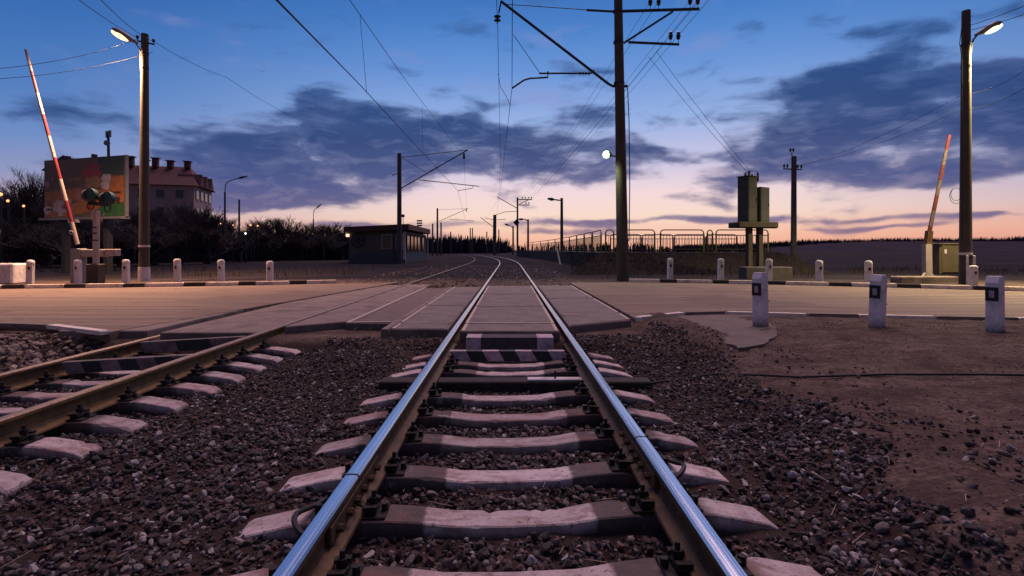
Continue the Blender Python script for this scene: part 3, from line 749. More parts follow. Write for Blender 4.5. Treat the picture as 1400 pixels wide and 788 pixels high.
# pale rubble heap at the left
n = 5200; x = rr.normal(-8.0, 1.3, n); y = rr.normal(6.7, .7, n); ok = (y < 7.5) & (x < -5.6) & (x > -11); x, y = x[ok], y[ok]; s = .015 + .06 * rr.rand(len(x)) ** 3
tag(scatter('rubble', np.stack([x, y, height(x, y) + s * .45], -1), s, near_p, M['rubble'], rr), kind='stuff')
# dirt and stones in the track beyond the crossing
n = 9000; x = rr.uniform(-6.3, 2.6, n); y = rr.uniform(16.4, 40, n); s = .03 + .05 * rr.rand(n) ** 2
ok = np.ones(n, bool)
for rx in (-.7975, .7975, -3.44, -5.03): ok &= ~(np.abs(x - rx) < .13)
x, y, s = x[ok], y[ok], s[ok]
tag(scatter('ballast', np.stack([x, y, height(x, y) - .01], -1), s, far_p, M['ballast'], rr), kind='stuff')
# straws of dead grass
b = MB()
for i in range(420):
    x, y = rnd.uniform(-3, 5.5), rnd.uniform(2, 8)
    if x > 1.2 and y > 7.2 and x < 2.2: continue
    z = float(height(x, y)) + .03; a = rnd.uniform(0, 6.28); L = rnd.uniform(.04, .16)
    b.bar((x, y, z), (x + math.cos(a) * L, y + math.sin(a) * L, z + rnd.uniform(0, .03)), .003, .002)
tag(b.build('dry_grass', M['straw']), kind='stuff')

# black cable lying over the dirt
cp = [(890, 524), (935, 517), (985, 513), (1040, 513), (1090, 516), (1150, 514), (1210, 512), (1270, 512), (1340, 512), (1400, 513), (1480, 515)]
pts = []
for i, (px, py) in enumerate(cp):
    g = G(px, py, -.22 if px < 980 else -.10); z = float(height(g.x, g.y)) + .018
    g = G(px, py, z); pts.append((g.x, g.y, max(z, float(height(g.x, g.y)) + .012)))
tag(MB().tube(pts, .011, 8).build('ground_cable', M['rubber'], smooth=True), 'thin black cable lying across the dirt on the right', 'cable')

# ------------------------------------------------------------------ bollards
def bollard_near(px, ytop, ybase, label, rz):
    g = G(px, ybase, -.03); h = 1.131 + .03 - (ytop - CY) / F * g.y
    r = thing('bollard', (g.x, g.y + .07, -.06), label, 'bollard', 'white bollards beside the near kerb', rz)
    b = MB(); w_, d_ = .105, .075; H = h + .03
    prof = [(-w_, 0), (w_, 0), (w_ * .93, H - .09), (w_ * .55, H), (-w_ * .55, H), (-w_ * .93, H - .09)]
    vs = [(x, -d_, z) for x, z in prof] + [(x, d_, z) for x, z in prof]; n = 6
    b.add(vs, [tuple(range(n)), tuple(range(2 * n - 1, n - 1, -1))] + [((i + 1) % n, i, n + i, n + (i + 1) % n) for i in range(n)])
    o = b.build('post', M['bollard'], r)
    bv = o.modifiers.new('bevel', 'BEVEL'); bv.width = .008; bv.segments = 2
    r.rotation_euler = (R((px % 7) * .5 - 1.2), R((px % 5) * .7 - 1.4), rz)
    m = MB().box((-w_ * .97 , 0, H * .70), (.012, d_ * 1.9, .19)); mk = m.build('black_band', M['black'], r)
    MB().box((-w_ * .97 - .008, 0, H * .70), (.006, d_ * .75, .10)).build('reflector', M['pinkpaint'], r)
    pts = [(w_ * .9 + .0, -.03, H * .47)] + [(w_ * .95 + .05 * math.sin(a), -.05 - .03 * math.cos(a), H * .47 + .01 * a) for a in (0.4, 1.2, 2.0, 2.8)]
    if rz > .5: MB().tube(pts, .004, 5).build('wire_loop', M['wire'], r)
    return r
def splash(t, v, c, b):
    s = t.n('ShaderNodeSeparateXYZ'); t.l(v, s.inputs[0]); n = t.noise(v, 16, 6, .7)
    c = t.mix(t.rng(t.m('SUBTRACT', s.outputs[2], t.m('MULTIPLY', n, .34)), -.14, .03, .85, 0), c, (.13, .09, .075, 1))
    return t.mix(t.rng(t.noise(v, 20, 6, .75), .60, .64, 0, .8), c, (.30, .25, .24, 1))
M['bollard'] = mat('lilac_whitewash', (.86, .75, .72), .9, var=.12, scale=6, stain=(.40, .30, .31), stain_amt=.7, stain_scale=4, bump=.4, bscale=70, fn=splash)
bollard_near(1043, 373, 447, 'white bollard before the near kerb, leftmost of three', .62)
bollard_near(1203, 376, 451, 'white bollard before the near kerb, middle one of three', .56)
bollard_near(1367, 378, 457, 'white bollard before the near kerb, rightmost of three', .50)
bp = None
def bollard_far(px, ytop, Y, label, k):
    global bp
    x = (px - CX) / F * Y; z = -.05; H = CH - (ytop - CY) / F * Y - z
    if bp is None:
        bp = thing('bollard', (x, Y, z), label, 'bollard', 'white bollards along the far kerb')
        b = MB(); b.box((0, 0, .34), (.19, .15, .68), bev=.015); b.build('post', M['white'], bp)
        b = MB(); b.lathe([(.105, 0), (.112, .03), (.112, .10), (.085, .14), (.03, .155)], (0, 0, .66), 14); b.build('round_cap', M['white'], bp, smooth=True)
        MB().box((0, -.079, .55), (.08, .006, .10)).build('reflector', M['kblack'], bp)
        r = bp
    else: r = dup(bp, (x, Y, z), 0, label)
    r.scale = (1, 1, H / .815); r.rotation_euler = (0, k * .03, k * .2)
    return r
fl = [(41, 355.5), (107, 355), (172, 355), (243, 354), (303, 355), (369, 357)]
for i, (px, yt) in enumerate(fl):
    bollard_far(px, yt, 17.4 + .06 * i, 'white round-headed bollard behind the far left kerb, %s from the left edge' % ORD[i], rnd.uniform(-1, 1))
fr = [(850, 347, 20.2), (916, 353, 19.6), (985, 353.5, 18.9), (1051, 354, 18.3), (1120, 356, 17.6), (1188, 356.5, 16.9), (1331, 363, 16.2)]
for i, (px, yt, Y) in enumerate(fr):
    bollard_far(px, yt, Y, 'white round-headed bollard behind the far right kerb, %s from the catenary mast' % ORD[i], rnd.uniform(-1, 1))

# ------------------------------------------------------------------ lamp posts
def spot(parent, loc, color, energy, size=R(142), radius=.2):
    d = bpy.data.lights.new('lamp_light', 'SPOT'); d.energy = energy; d.color = color; d.spot_size = size; d.spot_blend = .9; d.shadow_soft_size = radius
    o = bpy.data.objects.new('lamp_light', d); COL.objects.link(o); o.parent = parent; o.location = loc; return o
def lamp_head(root, a, dirv, L, glow, hs=1.0):
    """luminaire: tapering housing from a along dirv, a glowing bowl under its outer half"""
    a = Vector(a); d = Vector(dirv).normalized(); e = a + d * L
    b = MB(); b.tube([a - d * .12, a, a + d * L * .35, a + d * L * .8, e], [.04 * hs, .06 * hs, .12 * hs, .14 * hs, .06 * hs], 10)
    h = b.build('lamp_head', M['galv'], root, smooth=True)
    dn = Vector((0, 0, -1)); c = a + d * L * .66 + dn * .09 * hs
    b = MB(); n, m_ = 14, 7; u = d; side = d.cross(Vector((0, 0, 1))).normalized(); up = side.cross(d).normalized()
    vs = []
    for i in range(m_ + 1):
        th = math.pi * i / m_
        for k in range(n):
            ph = 2 * math.pi * k / n
            vs.append(c + u * math.cos(th) * L * .40 + side * math.sin(th) * math.cos(ph) * .135 * hs + up * math.sin(th) * math.sin(ph) * .115 * hs)
    fs = [(i * n + k, i * n + (k + 1) % n, (i + 1) * n + (k + 1) % n, (i + 1) * n + k) for i in range(m_) for k in range(n)]
    b.add(vs, fs); b.build('glowing_lens', glow, h, smooth=True)
    return c
GL_O = emit('sodium_glow', (1.0, .56, .21), 3.2)
GL_G = emit('greenish_glow', (.95, 1.0, .45), 2.6)
GL_W = emit('pale_green_glow', (.80, 1.0, .60), 2.0)

# left lamp post
Y = 19.6; bx = (197 - CX) / F * Y
lp = thing('lamp_post', (bx, Y, -.06), 'left concrete lamp post with a lit orange sodium lamp on top', 'lamp post')
top = P(198.5, 47, Y).z + .06
MB().cyl((0, 0, 0), (.03, 0, top), .185, .125, 14).build('pole', M['pole'], lp, smooth=True)
MB().cyl((0, 0, 0), (0, 0, .55), .20, .198, 14).build('whitewashed_base', M['white'], lp, smooth=True)
MB().cyl((0, 0, 1.30), (0, 0, 1.37), .192, .192, 14).build('white_band', M['white'], lp, smooth=True)
def rel(px, py, Y_, root): v = P(px, py, Y_); return v - Vector(root.location)
b = MB(); b.tube([rel(192.5, 97, Y, lp), rel(192, 68, Y, lp), rel(186, 60, Y, lp)], .028, 8); b.build('lamp_bracket', M['steel'], lp)
lc = lamp_head(lp, rel(184, 57, Y - .1, lp), (-.62, -.2, .36), .80, GL_O)
b = MB(); b.bar(rel(188, 56, Y, lp), rel(211, 61, Y, lp), .05, .05); b.build('cross_arm', M['steel'], lp)
INS = [(.012, 0), (.014, .06), (.05, .06), (.05, .09), (.03, .10), (.055, .12), (.055, .16), (.02, .19)]
for px, py in ((188, 55), (210, 60)):
    b = MB(); b.lathe(INS, rel(px, py, Y, lp), 10); b.build('insulator', M['porcelain'], lp, smooth=True)
for zz in (top - .75, top - 1.3):
    MB().cyl((.025, 0, zz), (.025, 0, zz + .05), .145, .145, 14).build('pole_clamp', M['steel'], lp)
spot(lp, lc + Vector((-.22, -.1, -.22)), (1.0, .56, .30), 12000)

# right lamp post
Y = 18.0; bx = (1320 - CX) / F * Y
rp = thing('lamp_post', (bx, Y, -.06), 'right concrete lamp post with a lit yellow-green lamp on a curved arm', 'lamp post')
top = P(1321, 15, Y).z + .06
MB().cyl((0, 0, 0), (.02, 0, top), .19, .125, 14).build('pole', M['pole'], rp, smooth=True)
MB().cyl((0, 0, 1.02), (0, 0, 1.10), .20, .20, 14).build('white_band', M['white'], rp, smooth=True)
for sx in (-1, 1): MB().box((sx * .12, -.21, .5), (.07, .05, 1.0), bev=.01).build('whitewashed_strut', M['white'], rp)
b = MB(); b.tube([rel(1327, 72, Y, rp), rel(1328, 62, Y, rp), rel(1331, 54, Y, rp), rel(1337, 47, Y, rp)], .03, 8); b.build('lamp_arm', M['steel'], rp, smooth=True)
lc = lamp_head(rp, rel(1338, 46, Y, rp), (.60, -.15, .30), .72, GL_G)
for zz in (top - 1.95, top - 1.2): MB().cyl((.015, 0, zz), (.015, 0, zz + .05), .155, .155, 14).build('pole_clamp', M['steel'], rp)
b = MB(); b.tube([rel(1315, 35, Y - .15, rp), rel(1312, 60, Y - .15, rp), rel(1315, 80, Y - .15, rp), rel(1316, 200, Y - .15, rp), rel(1315, 330, Y - .18, rp)], .012, 6); b.build('down_cable', M['rubber'], rp)
b = MB()
for rr_, oz in ((.27, 0), (.22, .05)):
    b.tube([rel(1307, 268, Y - .2, rp) + Vector((rr_ * math.cos(a) * .8, 0, rr_ * math.sin(a) + oz)) for a in np.linspace(0, 6.28, 24)], .008, 5)
b.build('coiled_cable', M['rubber'], rp)
spot(rp, lc + Vector((.2, -.1, -.22)), (1.0, .80, .42), 10000)

# ------------------------------------------------------------------ catenary mast (near)
Y = 20.0; mx = (851.5 - CX) / F * Y
ms = thing('catenary_mast', (mx, Y, -.06), 'tall concrete catenary mast at centre right holding crossarms and a small lit lamp', 'mast')
def rm_(px, py, dy=0.0): return P(px, py, Y + dy) - Vector(ms.location)
t0 = rm_(845, -8)
MB().cyl((0, 0, 0), t0, .235, .16, 16).build('pole', M['pole'], ms, smooth=True)
b = MB(); b.tube([rm_(858, 118), rm_(838, 118), rm_(832, 115), rm_(685, 2)], .055, 8); b.build('cantilever_tube', M['steel'], ms, smooth=True)
b = MB(); b.tube([rm_(850, 16), rm_(800, 13.5), rm_(692, 6)], .016, 6)
b.tube([rm_(838, 16), rm_(802, 14)], .045, 8); b.build('top_tie', M['steel'], ms)
b = MB(); b.bar(rm_(685, 2), rm_(682, 18), .10, .05); b.build('suspension_plate', M['steel'], ms)
b = MB(); b.lathe([(.02, .2), (.03, .17), (.13, .13), (.13, .10), (.04, .08), (.04, .02), (.13, -.02), (.13, -.05), (.03, -.08), (.02, -.16)], rm_(680, 27), 14); b.build('messenger_insulator', M['porcelain'], ms, smooth=True)
b = MB(); b.tube([rm_(812, 96), rm_(808, 100.5), rm_(737, 100.5)], .035, 8)
b.build('registration_tube', M['steel'], ms)
b = MB()
for px in (793, 797, 801, 805): b.lathe([(.03, -.02), (.075, -.015), (.075, .015), (.03, .02)], rm_(px, 100.5), 10, (1, 0, 0))
b.build('rod_insulator', M['porcelain'], ms, smooth=True)
b = MB(); b.tube([rm_(749, 98), rm_(749, 106), rm_(724, 107.5), rm_(716, 110), rm_(700, 121)], .035, 8); b.build('steady_arm', M['steel'], ms)
b = MB(); b.tube([rm_(738, 100), rm_(702, 48)], .012, 5); b.build('stay_wire', M['wire'], ms)
b = MB(); b.bar(rm_(838, 16), rm_(956, 12.5), .07, .09); b.build('upper_crossarm', M['steel'], ms)
b = MB(); b.bar(rm_(853, 59), rm_(920, 16), .06, .07); b.build('arm_brace', M['steel'], ms)
b = MB(); b.bar(rm_(859, 58), rm_(928.5, 61), .06, .08); b.build('lower_crossarm', M['steel'], ms)
PIN = [(.012, 0), (.012, .16), (.06, .17), (.075, .22), (.045, .25), (.085, .27), (.085, .33), (.05, .36), (.07, .38), (.07, .43), (.03, .47)]
for px, py in ((889, 13.5), (900.5, 13.2), (943.5, 12), (954, 11.8), (917, 60), (927.5, 60)):
    b = MB(); b.lathe(PIN, rm_(px, py), 12); b.build('pin_insulator', M['porcelain'], ms, smooth=True)
for py, r_ in ((16, .185), (58, .195), (114, .205)):
    c = rm_(851 - (380 - py) * .016, py); MB().cyl((c.x - .01, 0, c.z - .04), (c.x - .01, 0, c.z + .04), r_, r_, 16).build('mast_clamp', M['steel'], ms)
b = MB(); b.tube([rm_(858, 120, -.1), rm_(860, 165, -.1), rm_(861, 250, -.1), rm_(860, 330, -.1)], .018, 6); b.build('earth_wire', M['wire'], ms)
b = MB(); b.tube([rm_(845, 214), rm_(838, 213.5), rm_(834, 212)], .03, 6); b.build('lamp_bracket', M['steel'], ms)
M['green'] = mat('green_lamp_enamel', (.06, .22, .08), .4)
b = MB(); b.lathe([(.05, 0), (.10, .05), (.13, .12), (.14, .2)], rm_(836, 213, -.05), 12, (-.9, -.3, .25)); lh = b.build('lamp_hood', M['green'], ms, smooth=True)
b = MB(); c = rm_(829, 211.5, -.12)
b.lathe([(.02, -.15), (.11, -.11), (.155, 0), (.11, .11), (.02, .15)], c, 12); b.build('glowing_bulb', GL_W, lh, smooth=True)
spot(ms, c + Vector((-.1, -.1, -.1)), (.82, 1.0, .60), 260)

# ------------------------------------------------------------------ far masts
def left_mast(px, ytop, Y, tip, foot, rod0, rod1, label, base=-.1):
    r = thing('catenary_mast', ((px - CX) / F * Y, Y, base), label, 'mast', 'catenary masts beside the tracks')
    q = lambda x, y: P(x, y, Y) - Vector(r.location)
    MB().cyl((0, 0, 0), q(px, ytop), .21, .17, 12).build('pole', M['pole_dark'], r, smooth=True)
    MB().tube([q(*foot), q(*tip)], .05, 7).build('cantilever_tube', M['steel'], r)
    MB().tube([q(px, ytop + (foot[1] - ytop) * .12), q(tip[0] - (tip[0] - px) * .02, tip[1] + .3)], .028, 6).build('top_tie', M['steel'], r)
    MB().tube([q(*rod0), q(*rod1)], .035, 6).build('registration_tube', M['steel'], r)
    b = MB(); b.lathe([(.02, .25), (.12, .12), (.12, .06), (.04, .02), (.12, -.06), (.12, -.12), (.02, -.3)], q(tip[0] - (tip[0] - px) * .06, tip[1] + (foot[1] - tip[1]) * .16), 8); b.build('messenger_insulator', M['porcelain'], r)
    return r
M['pole_dark'] = mat('dark_concrete_pole', (.085, .07, .068), .85, var=.3, scale=3)
lm = left_mast(546, 210, 44, (640, 205), (548, 258), (572, 246), (655, 255), 'dark catenary mast in front of the flat-roofed hut')
q = lambda x, y: P(x, y, 44) - Vector(lm.location)
MB().tube([q(549, 215), q(582, 236)], .02, 5).build('stay_wire', M['wire'], lm)
MB().tube([q(647, 254), q(646, 257.5), q(626, 261)], .025, 6).build('steady_arm', M['steel'], lm)
MB().bar(q(536, 240), q(545, 237), .06, .06).build('rear_bracket', M['steel'], lm)
left_mast(598, 285, 105, (640, 285), (600, 303), (614, 300), (648, 302), 'far catenary mast behind the hut, arm over the left track')
lm2 = thing('catenary_mast', P(676, 350, 120), 'far dark catenary mast with short arms where the tracks bend', 'mast', 'catenary masts beside the tracks')
q = lambda x, y: P(x, y, 120) - Vector(lm2.location)
MB().cyl((0, 0, 0), q(676.5, 294), .42, .38, 10).build('pole', M['pole_dark'], lm2)
MB().tube([q(676, 312), q(657, 297.5)], .08, 5).build('cantilever_tube', M['steel'], lm2)
MB().tube([q(662, 298), q(676, 301), q(692, 300)], .06, 5).build('cross_arm', M['steel'], lm2)
# mast with crossarms and a diamond sign
Yf = 95; fm = thing('catenary_mast', P(707.5, 352, Yf), 'far catenary mast with crossarms and a dark diamond board', 'mast', 'catenary masts beside the tracks')
q = lambda x, y, d=0: P(x, y, Yf + d) - Vector(fm.location)
MB().cyl((0, 0, 0), q(707.5, 270), .19, .15, 10).build('pole', M['pole_dark'], fm)
MB().tube([q(707, 285), q(680, 269.5)], .07, 6).build('cantilever_tube', M['steel'], fm)
MB().tube([q(707, 289), q(690, 290), q(678, 294)], .05, 6).build('registration_tube', M['steel'], fm)
MB().bar(q(707, 273), q(727.5, 273), .12, .16).build('upper_crossarm', M['steel'], fm)
MB().bar(q(709, 280), q(723, 273), .10, .12).build('arm_brace', M['steel'], fm)
MB().bar(q(709, 280.5), q(724, 280.5), .10, .14).build('lower_crossarm', M['steel'], fm)
for px, py in ((714, 272.6), (718, 272.6), (723, 272.6), (726.5, 272.6), (719, 280), (723, 280)):
    b = MB(); b.lathe([(.03, 0), (.03, .15), (.11, .2), (.11, .38), (.03, .45)], q(px, py), 7); b.build('pin_insulator', M['porcelain'], fm)
b = MB(); s = 4.6
b.add([q(706 - s, 304.5, -.4), q(706, 304.5 + s, -.4), q(706 + s, 304.5, -.4), q(706, 304.5 - s, -.4), q(706 - s, 304.5, -.3), q(706, 304.5 + s, -.3), q(706 + s, 304.5, -.3), q(706, 304.5 - s, -.3)], [(0, 1, 2, 3), (7, 6, 5, 4), (0, 4, 5, 1), (1, 5, 6, 2), (2, 6, 7, 3), (3, 7, 4, 0)])
b.build('diamond_board', M['steel'], fm)

# plain distant poles
def far_pole(px, ytop, Y, r_, label, arm=None, name='utility_pole', cat='pole', base_z=-.2, lampdir=None):
    r = thing(name, ((px - CX) / F * Y, Y, base_z), label, cat)
    q = lambda x, y: P(x, y, Y) - Vector(r.location)
    MB().cyl((0, 0, 0), q(px, ytop), r_, r_ * .75, 10).build('pole', M['pole_dark'], r, smooth=True)
    if arm:
        MB().tube([q(px, ytop + 3)] + [q(*a) for a in arm], r_ * .4, 6).build('lamp_arm', M['steel'], r)
        e = q(*arm[-1]); d = (e - (q(*arm[-2]) if len(arm) > 1 else q(px, ytop + 3))).normalized()
        b = MB(); b.tube([e - d * .1, e + d * .3, e + d * 1.0], [r_ * .4, r_ * 1.0, r_ * .5], 8); b.build('lamp_head', M['steel'], r)
    return r
far_pole(768, 271, 83, .28, 'far street lamp, a thick pole with a short arm to the left', [(764, 274), (757, 273)], 'street_lamp', 'street lamp')
far_pole(722, 300, 110, .25, 'small far street lamp to the left of the thick pole', [(718, 300), (715, 300)], 'street_lamp', 'street lamp')
far_pole(701.5, 309, 130, .25, 'tiny far lamp pole just left of the diamond board mast', [(698, 309), (695, 308)], 'street_lamp', 'street lamp')
for px, yt, Yp, lab in ((591.5, 306, 110, 'thin dark pole behind the right end of the hut roof'), (603, 304, 110, 'short dark pole beside the far mast behind the hut'), (616, 317, 150, 'tiny dark pole, leftmost of those over the far treeline'), (643, 312, 150, 'tiny dark pole of a close pair at the far treeline'), (646, 312, 152, 'tiny dark pole, right of a close pair at the far treeline'), (665.5, 317, 150, 'tiny dark pole just left of the short-armed far mast'), (682, 314, 150, 'tiny dark pole just right of the short-armed far mast')):
    far_pole(px, yt, Yp, .2, lab)
far_pole(327, 273, 90, .2, 'thin dark pole to the right of the gooseneck street lamp')
sl = far_pole(307.5, 263, 57, .13, 'gooseneck street lamp right of the apartment house', [(308, 254), (311, 249), (320, 245.5), (326, 244)], 'street_lamp', 'street lamp')
far_pole(428.5, 300, 85, .13, 'small gooseneck street lamp over the low trees left of the hut', [(428.5, 291), (430, 287), (433, 284.5)], 'street_lamp', 'street lamp')

# utility pole at right
Y = 30; up = thing('utility_pole', ((1085 - CX) / F * Y, Y, -.1), 'dark utility pole right of the transformer with pairs of insulators', 'pole')
q = lambda x, y: P(x, y, Y) - Vector(up.location)
MB().cyl((0, 0, 0), q(1085.5, 214), .17, .14, 12).build('pole', M['pole_dark'], up, smooth=True)
MB().bar(q(1071, 231), q(1096, 232), .06, .06).build('crossarm', M['steel'], up)
MB().cyl(q(1083, 216), q(1082.5, 208.5), .025, n=6).build('top_pin', M['steel'], up)
for px, py in ((1072, 231), (1076.5, 231), (1090.5, 231.5), (1095.5, 231.5), (1080.5, 209), (1084.5, 209)):
    b = MB(); b.lathe([(.012, 0), (.012, .06), (.05, .07), (.06, .13), (.04, .16), (.065, .18), (.06, .24), (.02, .28)], q(px, py), 10); b.build('pin_insulator', M['porcelain'], up, smooth=True)

# ------------------------------------------------------------------ transformer
Y = 23.0; tr = thing('transformer_station', ((1031 - CX) / F * Y, Y, -.1), 'grey metal transformer cabinets on a concrete deck with two legs', 'transformer')
q = lambda x, y, d=0.0: P(x, y, Y + d) - Vector(tr.location)
M['tgrey'] = mat('transformer_grey', (.066, .066, .058), .8, .0, var=.2, scale=2, stain=(.030, .040, .022), stain_amt=.6, bump=.05)
def slantbox(b, x0, x1, y0, y1, zb, zt, slope): b.hexa([(x0, y0, zb), (x1, y0, zb), (x1, y1, zb), (x0, y1, zb), (x0, y0, zt), (x1, y0, zt), (x1, y1, zt - slope), (x0, y1, zt - slope)])
zb = q(0, 304).z; zt = q(0, 243).z
xa, xb_, xc = q(1006, 0).x, q(1032, 0).x, q(1050, 0).x
def rotz(pts, a, c):
    return [(c[0] + (x - c[0]) * math.cos(a) - (y - c[1]) * math.sin(a), c[1] + (x - c[0]) * math.sin(a) + (y - c[1]) * math.cos(a), z) for x, y, z in pts]
ang = .55
b = MB(); b.box((-.30, 0, (zb + zt) / 2), (.62, .55, zt - zb), ang, .015); c_ = b.build('tall_cabinet', M['tgrey'], tr)
b = MB(); b.box((-.30, 0, zt + .03), (.68, .61, .05), ang, .01); b.build('cabinet_lid', M['tgrey'], tr)
ztb = q(0, 256).z
b = MB(); b.box((.36, .20, (zb + ztb) / 2), (.64, .50, ztb - zb), ang, .015); c2 = b.build('low_cabinet', M['tgrey'], tr)
ux, uy = math.cos(ang), math.sin(ang)
for cx_, cy_, w_, zc, h_ in ((-.30, 0, .62, (zb + zt) / 2, zt - zb), (.36, .20, .64, (zb + ztb) / 2, ztb - zb)):
    d2 = (.55 if cx_ < 0 else .50) / 2 + .004
    b = MB(); b.box((cx_ + uy * d2, cy_ - ux * d2, zc), (w_ * .86, .012, h_ * .92), ang, .004); dd = b.build('cabinet_door', M['tgrey'], tr)
    MB().box((cx_ + uy * (d2 + .02) + ux * w_ * .32, cy_ - ux * (d2 + .02) + uy * w_ * .32, zc), (.03, .03, .14), ang).build('door_handle', M['steel'], dd)
b = MB(); b.box((0, .1, zb - .13), (1.85, .9, .25), .12, .03); b.build('deck', M['pole'], tr)
b = MB(); b.bar((-.95, -.28, zb - .17), (.95, -.05, zb - .17), .14, .22); b.build('deck_beam', M['pole'], tr)
for px, d in ((1024, 0), (1040, .1)):
    b = MB(); x_ = q(px, 0).x; b.box((x_, d, (zb - .25) / 2), (.22, .24, zb - .25), .12, .02); b.build('leg', M['pole'], tr)
for i, (px, py, h_) in enumerate(((1019, 240, .25), (1024, 238, .28), (1028, 241, .22), (1036, 245, .42))):
    b = MB(); b.lathe([(.03, 0), (.035, h_ * .2), (.06, h_ * .3), (.035, h_ * .45), (.06, h_ * .6), (.035, h_ * .72), (.05, h_ * .85), (.02, h_)], q(px, py + 4), 10); b.build('bushing', M['porcelain'], tr, smooth=True)
b = MB(); b.tube([q(1019, 237), q(1026, 233.5), q(1033, 234), q(1036, 236)], .012, 5); b.build('jumper_wire', M['wire'], tr)

# grey concrete base box below the transformer, behind the bollards
tag(MB().box((P(1046, 0, 21.5).x, 21.5, .16), (1.9, .7, .55), .0, .03).build('concrete_plinth', M['pole_dark']), 'low grey concrete box under the transformer deck', 'plinth')

# ------------------------------------------------------------------ level-crossing gear
def barrier_arm(root, a, b_, n, r0, r1, first):
    a, b_ = Vector(a), Vector(b_); br = MB()
    for i in range(n):
        br.cur = (i + first) % 2; s, e = i / n, (i + 1) / n
        br.cyl(a + (b_ - a) * s, a + (b_ - a) * e, r0 + (r1 - r0) * s, r0 + (r1 - r0) * e, 10, caps=(i in (0, n - 1)))
    return br.build('barrier_arm', [M['bwhite'], M['bred']], root)
M['bred'] = mat('barrier_red', (.17, .016, .02), .5, var=.2, scale=4)
M['bwhite'] = mat('barrier_white', (.36, .29, .27), .5, var=.12, scale=4)
Y = 18.6; lb = thing('barrier', ((107 - CX) / F * Y, Y, -.06), 'left level-crossing barrier, its red and white arm raised and leaning left', 'barrier')
q = lambda x, y, d=0.0: P(x, y, Y + d) - Vector(lb.location)
barrier_arm(lb, q(106, 334, -.12), q(35, 68, -.12), 9, .066, .042, 0)
b = MB(); b.box((.02, 0, .62), (.30, .40, 1.25), 0, .02); b.build('barrier_post', M['galv'], lb)
b = MB(); b.box((.45, .05, 1.08), (1.0, .34, .27), 0, .02); b.build('counterweight_box', M['bwhite'], lb)
b = MB(); b.box((1.15, .12, 1.10), (.38, .30, .25), 0, .02); b.build('motor_box', M['bwhite'], lb)
b = MB(); b.tube([q(97.5, 318, -.2) + Vector((.06 * math.cos(a), -.02, .06 * math.sin(a))) for a in np.linspace(0, 6.28, 12)], .014, 5); b.build('arm_ring', M['bwhite'], lb)

# crossing signal
Y = 18.2; sg = thing('crossing_signal', ((131 - CX) / F * Y, Y, -.06), 'crossing signal with two round dark hoods on a white post', 'signal')
q = lambda x, y, d=0.0: P(x, y, Y + d) - Vector(sg.location)
MB().cyl((0, 0, 0), q(132, 288), .10, .095, 12).build('signal_post', M['bwhite'], sg, smooth=True)
MB().bar(q(121, 278, -.12), q(148, 280, -.12), .09, .12).build('cross_arm', M['steel'], sg)
M['hood'] = mat('dark_green_enamel', (.018, .05, .045), .45, var=.2)
for px, py in ((123, 266.5), (146.5, 271)):
    b = MB(); c = q(px, py, -.25)
    b.lathe([(.10, .25), (.20, .16), (.235, .02), (.235, -.02), (.20, -.03), (.05, -.035)], c, 20, (.25, 1, 0)); o = b.build('signal_head', M['hood'], sg, smooth=True)
    b = MB(); b.lathe([(.20, .0), (.215, .24), (.20, .26), (.15, .26)], c + Vector((-.05, .06, 0)), 18, (-.75, .65, 0)); b.build('signal_hood', M['black'], o, smooth=True)
for px, py in ((124, 281), (147, 284)):
    b = MB(); b.tube([q(px, py, -.2) + Vector((.11 * math.cos(a), 0, .15 * math.sin(a))) for a in np.linspace(0, 6.28, 16)], .022, 6); b.build('horn_loop', M['steel'], sg, smooth=True)
b = MB(); b.tube([q(126, 287, -.15), q(126, 300, -.15), q(131, 305, -.12), q(139, 302, -.15), q(142, 292, -.15)], .022, 6); b.build('conduit_loop', M['bwhite'], sg, smooth=True)
for zz in (1.5, 1.75, 1.95): MB().cyl((0, 0, zz), (0, 0, zz + .05), .112, .112, 12).build('post_clamp', M['steel'], sg)
b = MB(); b.box((0, 0, .35), (.42, .36, .7), 0, .02); b.build('signal_base', M['pole'], sg)

# right barrier with its relay cabinet
Y = 20.0; rb = thing('barrier', ((1266 - CX) / F * Y, Y, -.06), 'right level-crossing barrier, its red and white arm raised beside the lamp post', 'barrier')
q = lambda x, y, d=0.0: P(x, y, Y + d) - Vector(rb.location)
M['bred_backlit'] = mat('backlit_barrier_red', (.075, .009, .009), .9, var=.3, scale=4)  # darker copies of the barrier paints: backlit dimness put into the arm's colour
M['bwhite_backlit'] = mat('backlit_barrier_white', (.075, .050, .050), .9, var=.25, scale=4)
barrier_arm(rb, q(1268, 330), q(1298, 185), 7, .075, .055, 1)
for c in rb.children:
    if c.name.startswith('barrier_arm'): c.data.materials[0] = M['bwhite_backlit']; c.data.materials[1] = M['bred_backlit']
b = MB(); b.bar(q(1268, 336, .02), q(1270.5, 316, .02), .17, .2); b.build('arm_holder', M['rail'], rb)
b = MB(); b.bar((.05, 0, 0), q(1267, 334), .22, .24); b.build('barrier_post', M['bwhite'], rb)
for sx in (-.28, .34): MB().bar((sx, -.1, 0), (0.04, -.02, .45), .08, .08).build('support_foot', M['bwhite'], rb)
rc = thing('relay_cabinet', ((1291 - CX) / F * 20.6, 20.6, -.06), 'dull yellow relay cabinet between the right barrier and the lamp post', 'cabinet')
M['relay'] = mat('dull_yellow_paint', (.085, .064, .038), .8, var=.15, scale=3, stain=(.12, .09, .06), stain_amt=.5)
H = P(0, 333, 20.6).z + .06
MB().box((0, 0, H / 2 + .12), (.95, .55, H - .24), .1, .02).build('cabinet_body', M['relay'], rc)
MB().box((0, 0, H - .02), (1.02, .62, .05), .1, .01).build('cabinet_lid', M['relay'], rc)
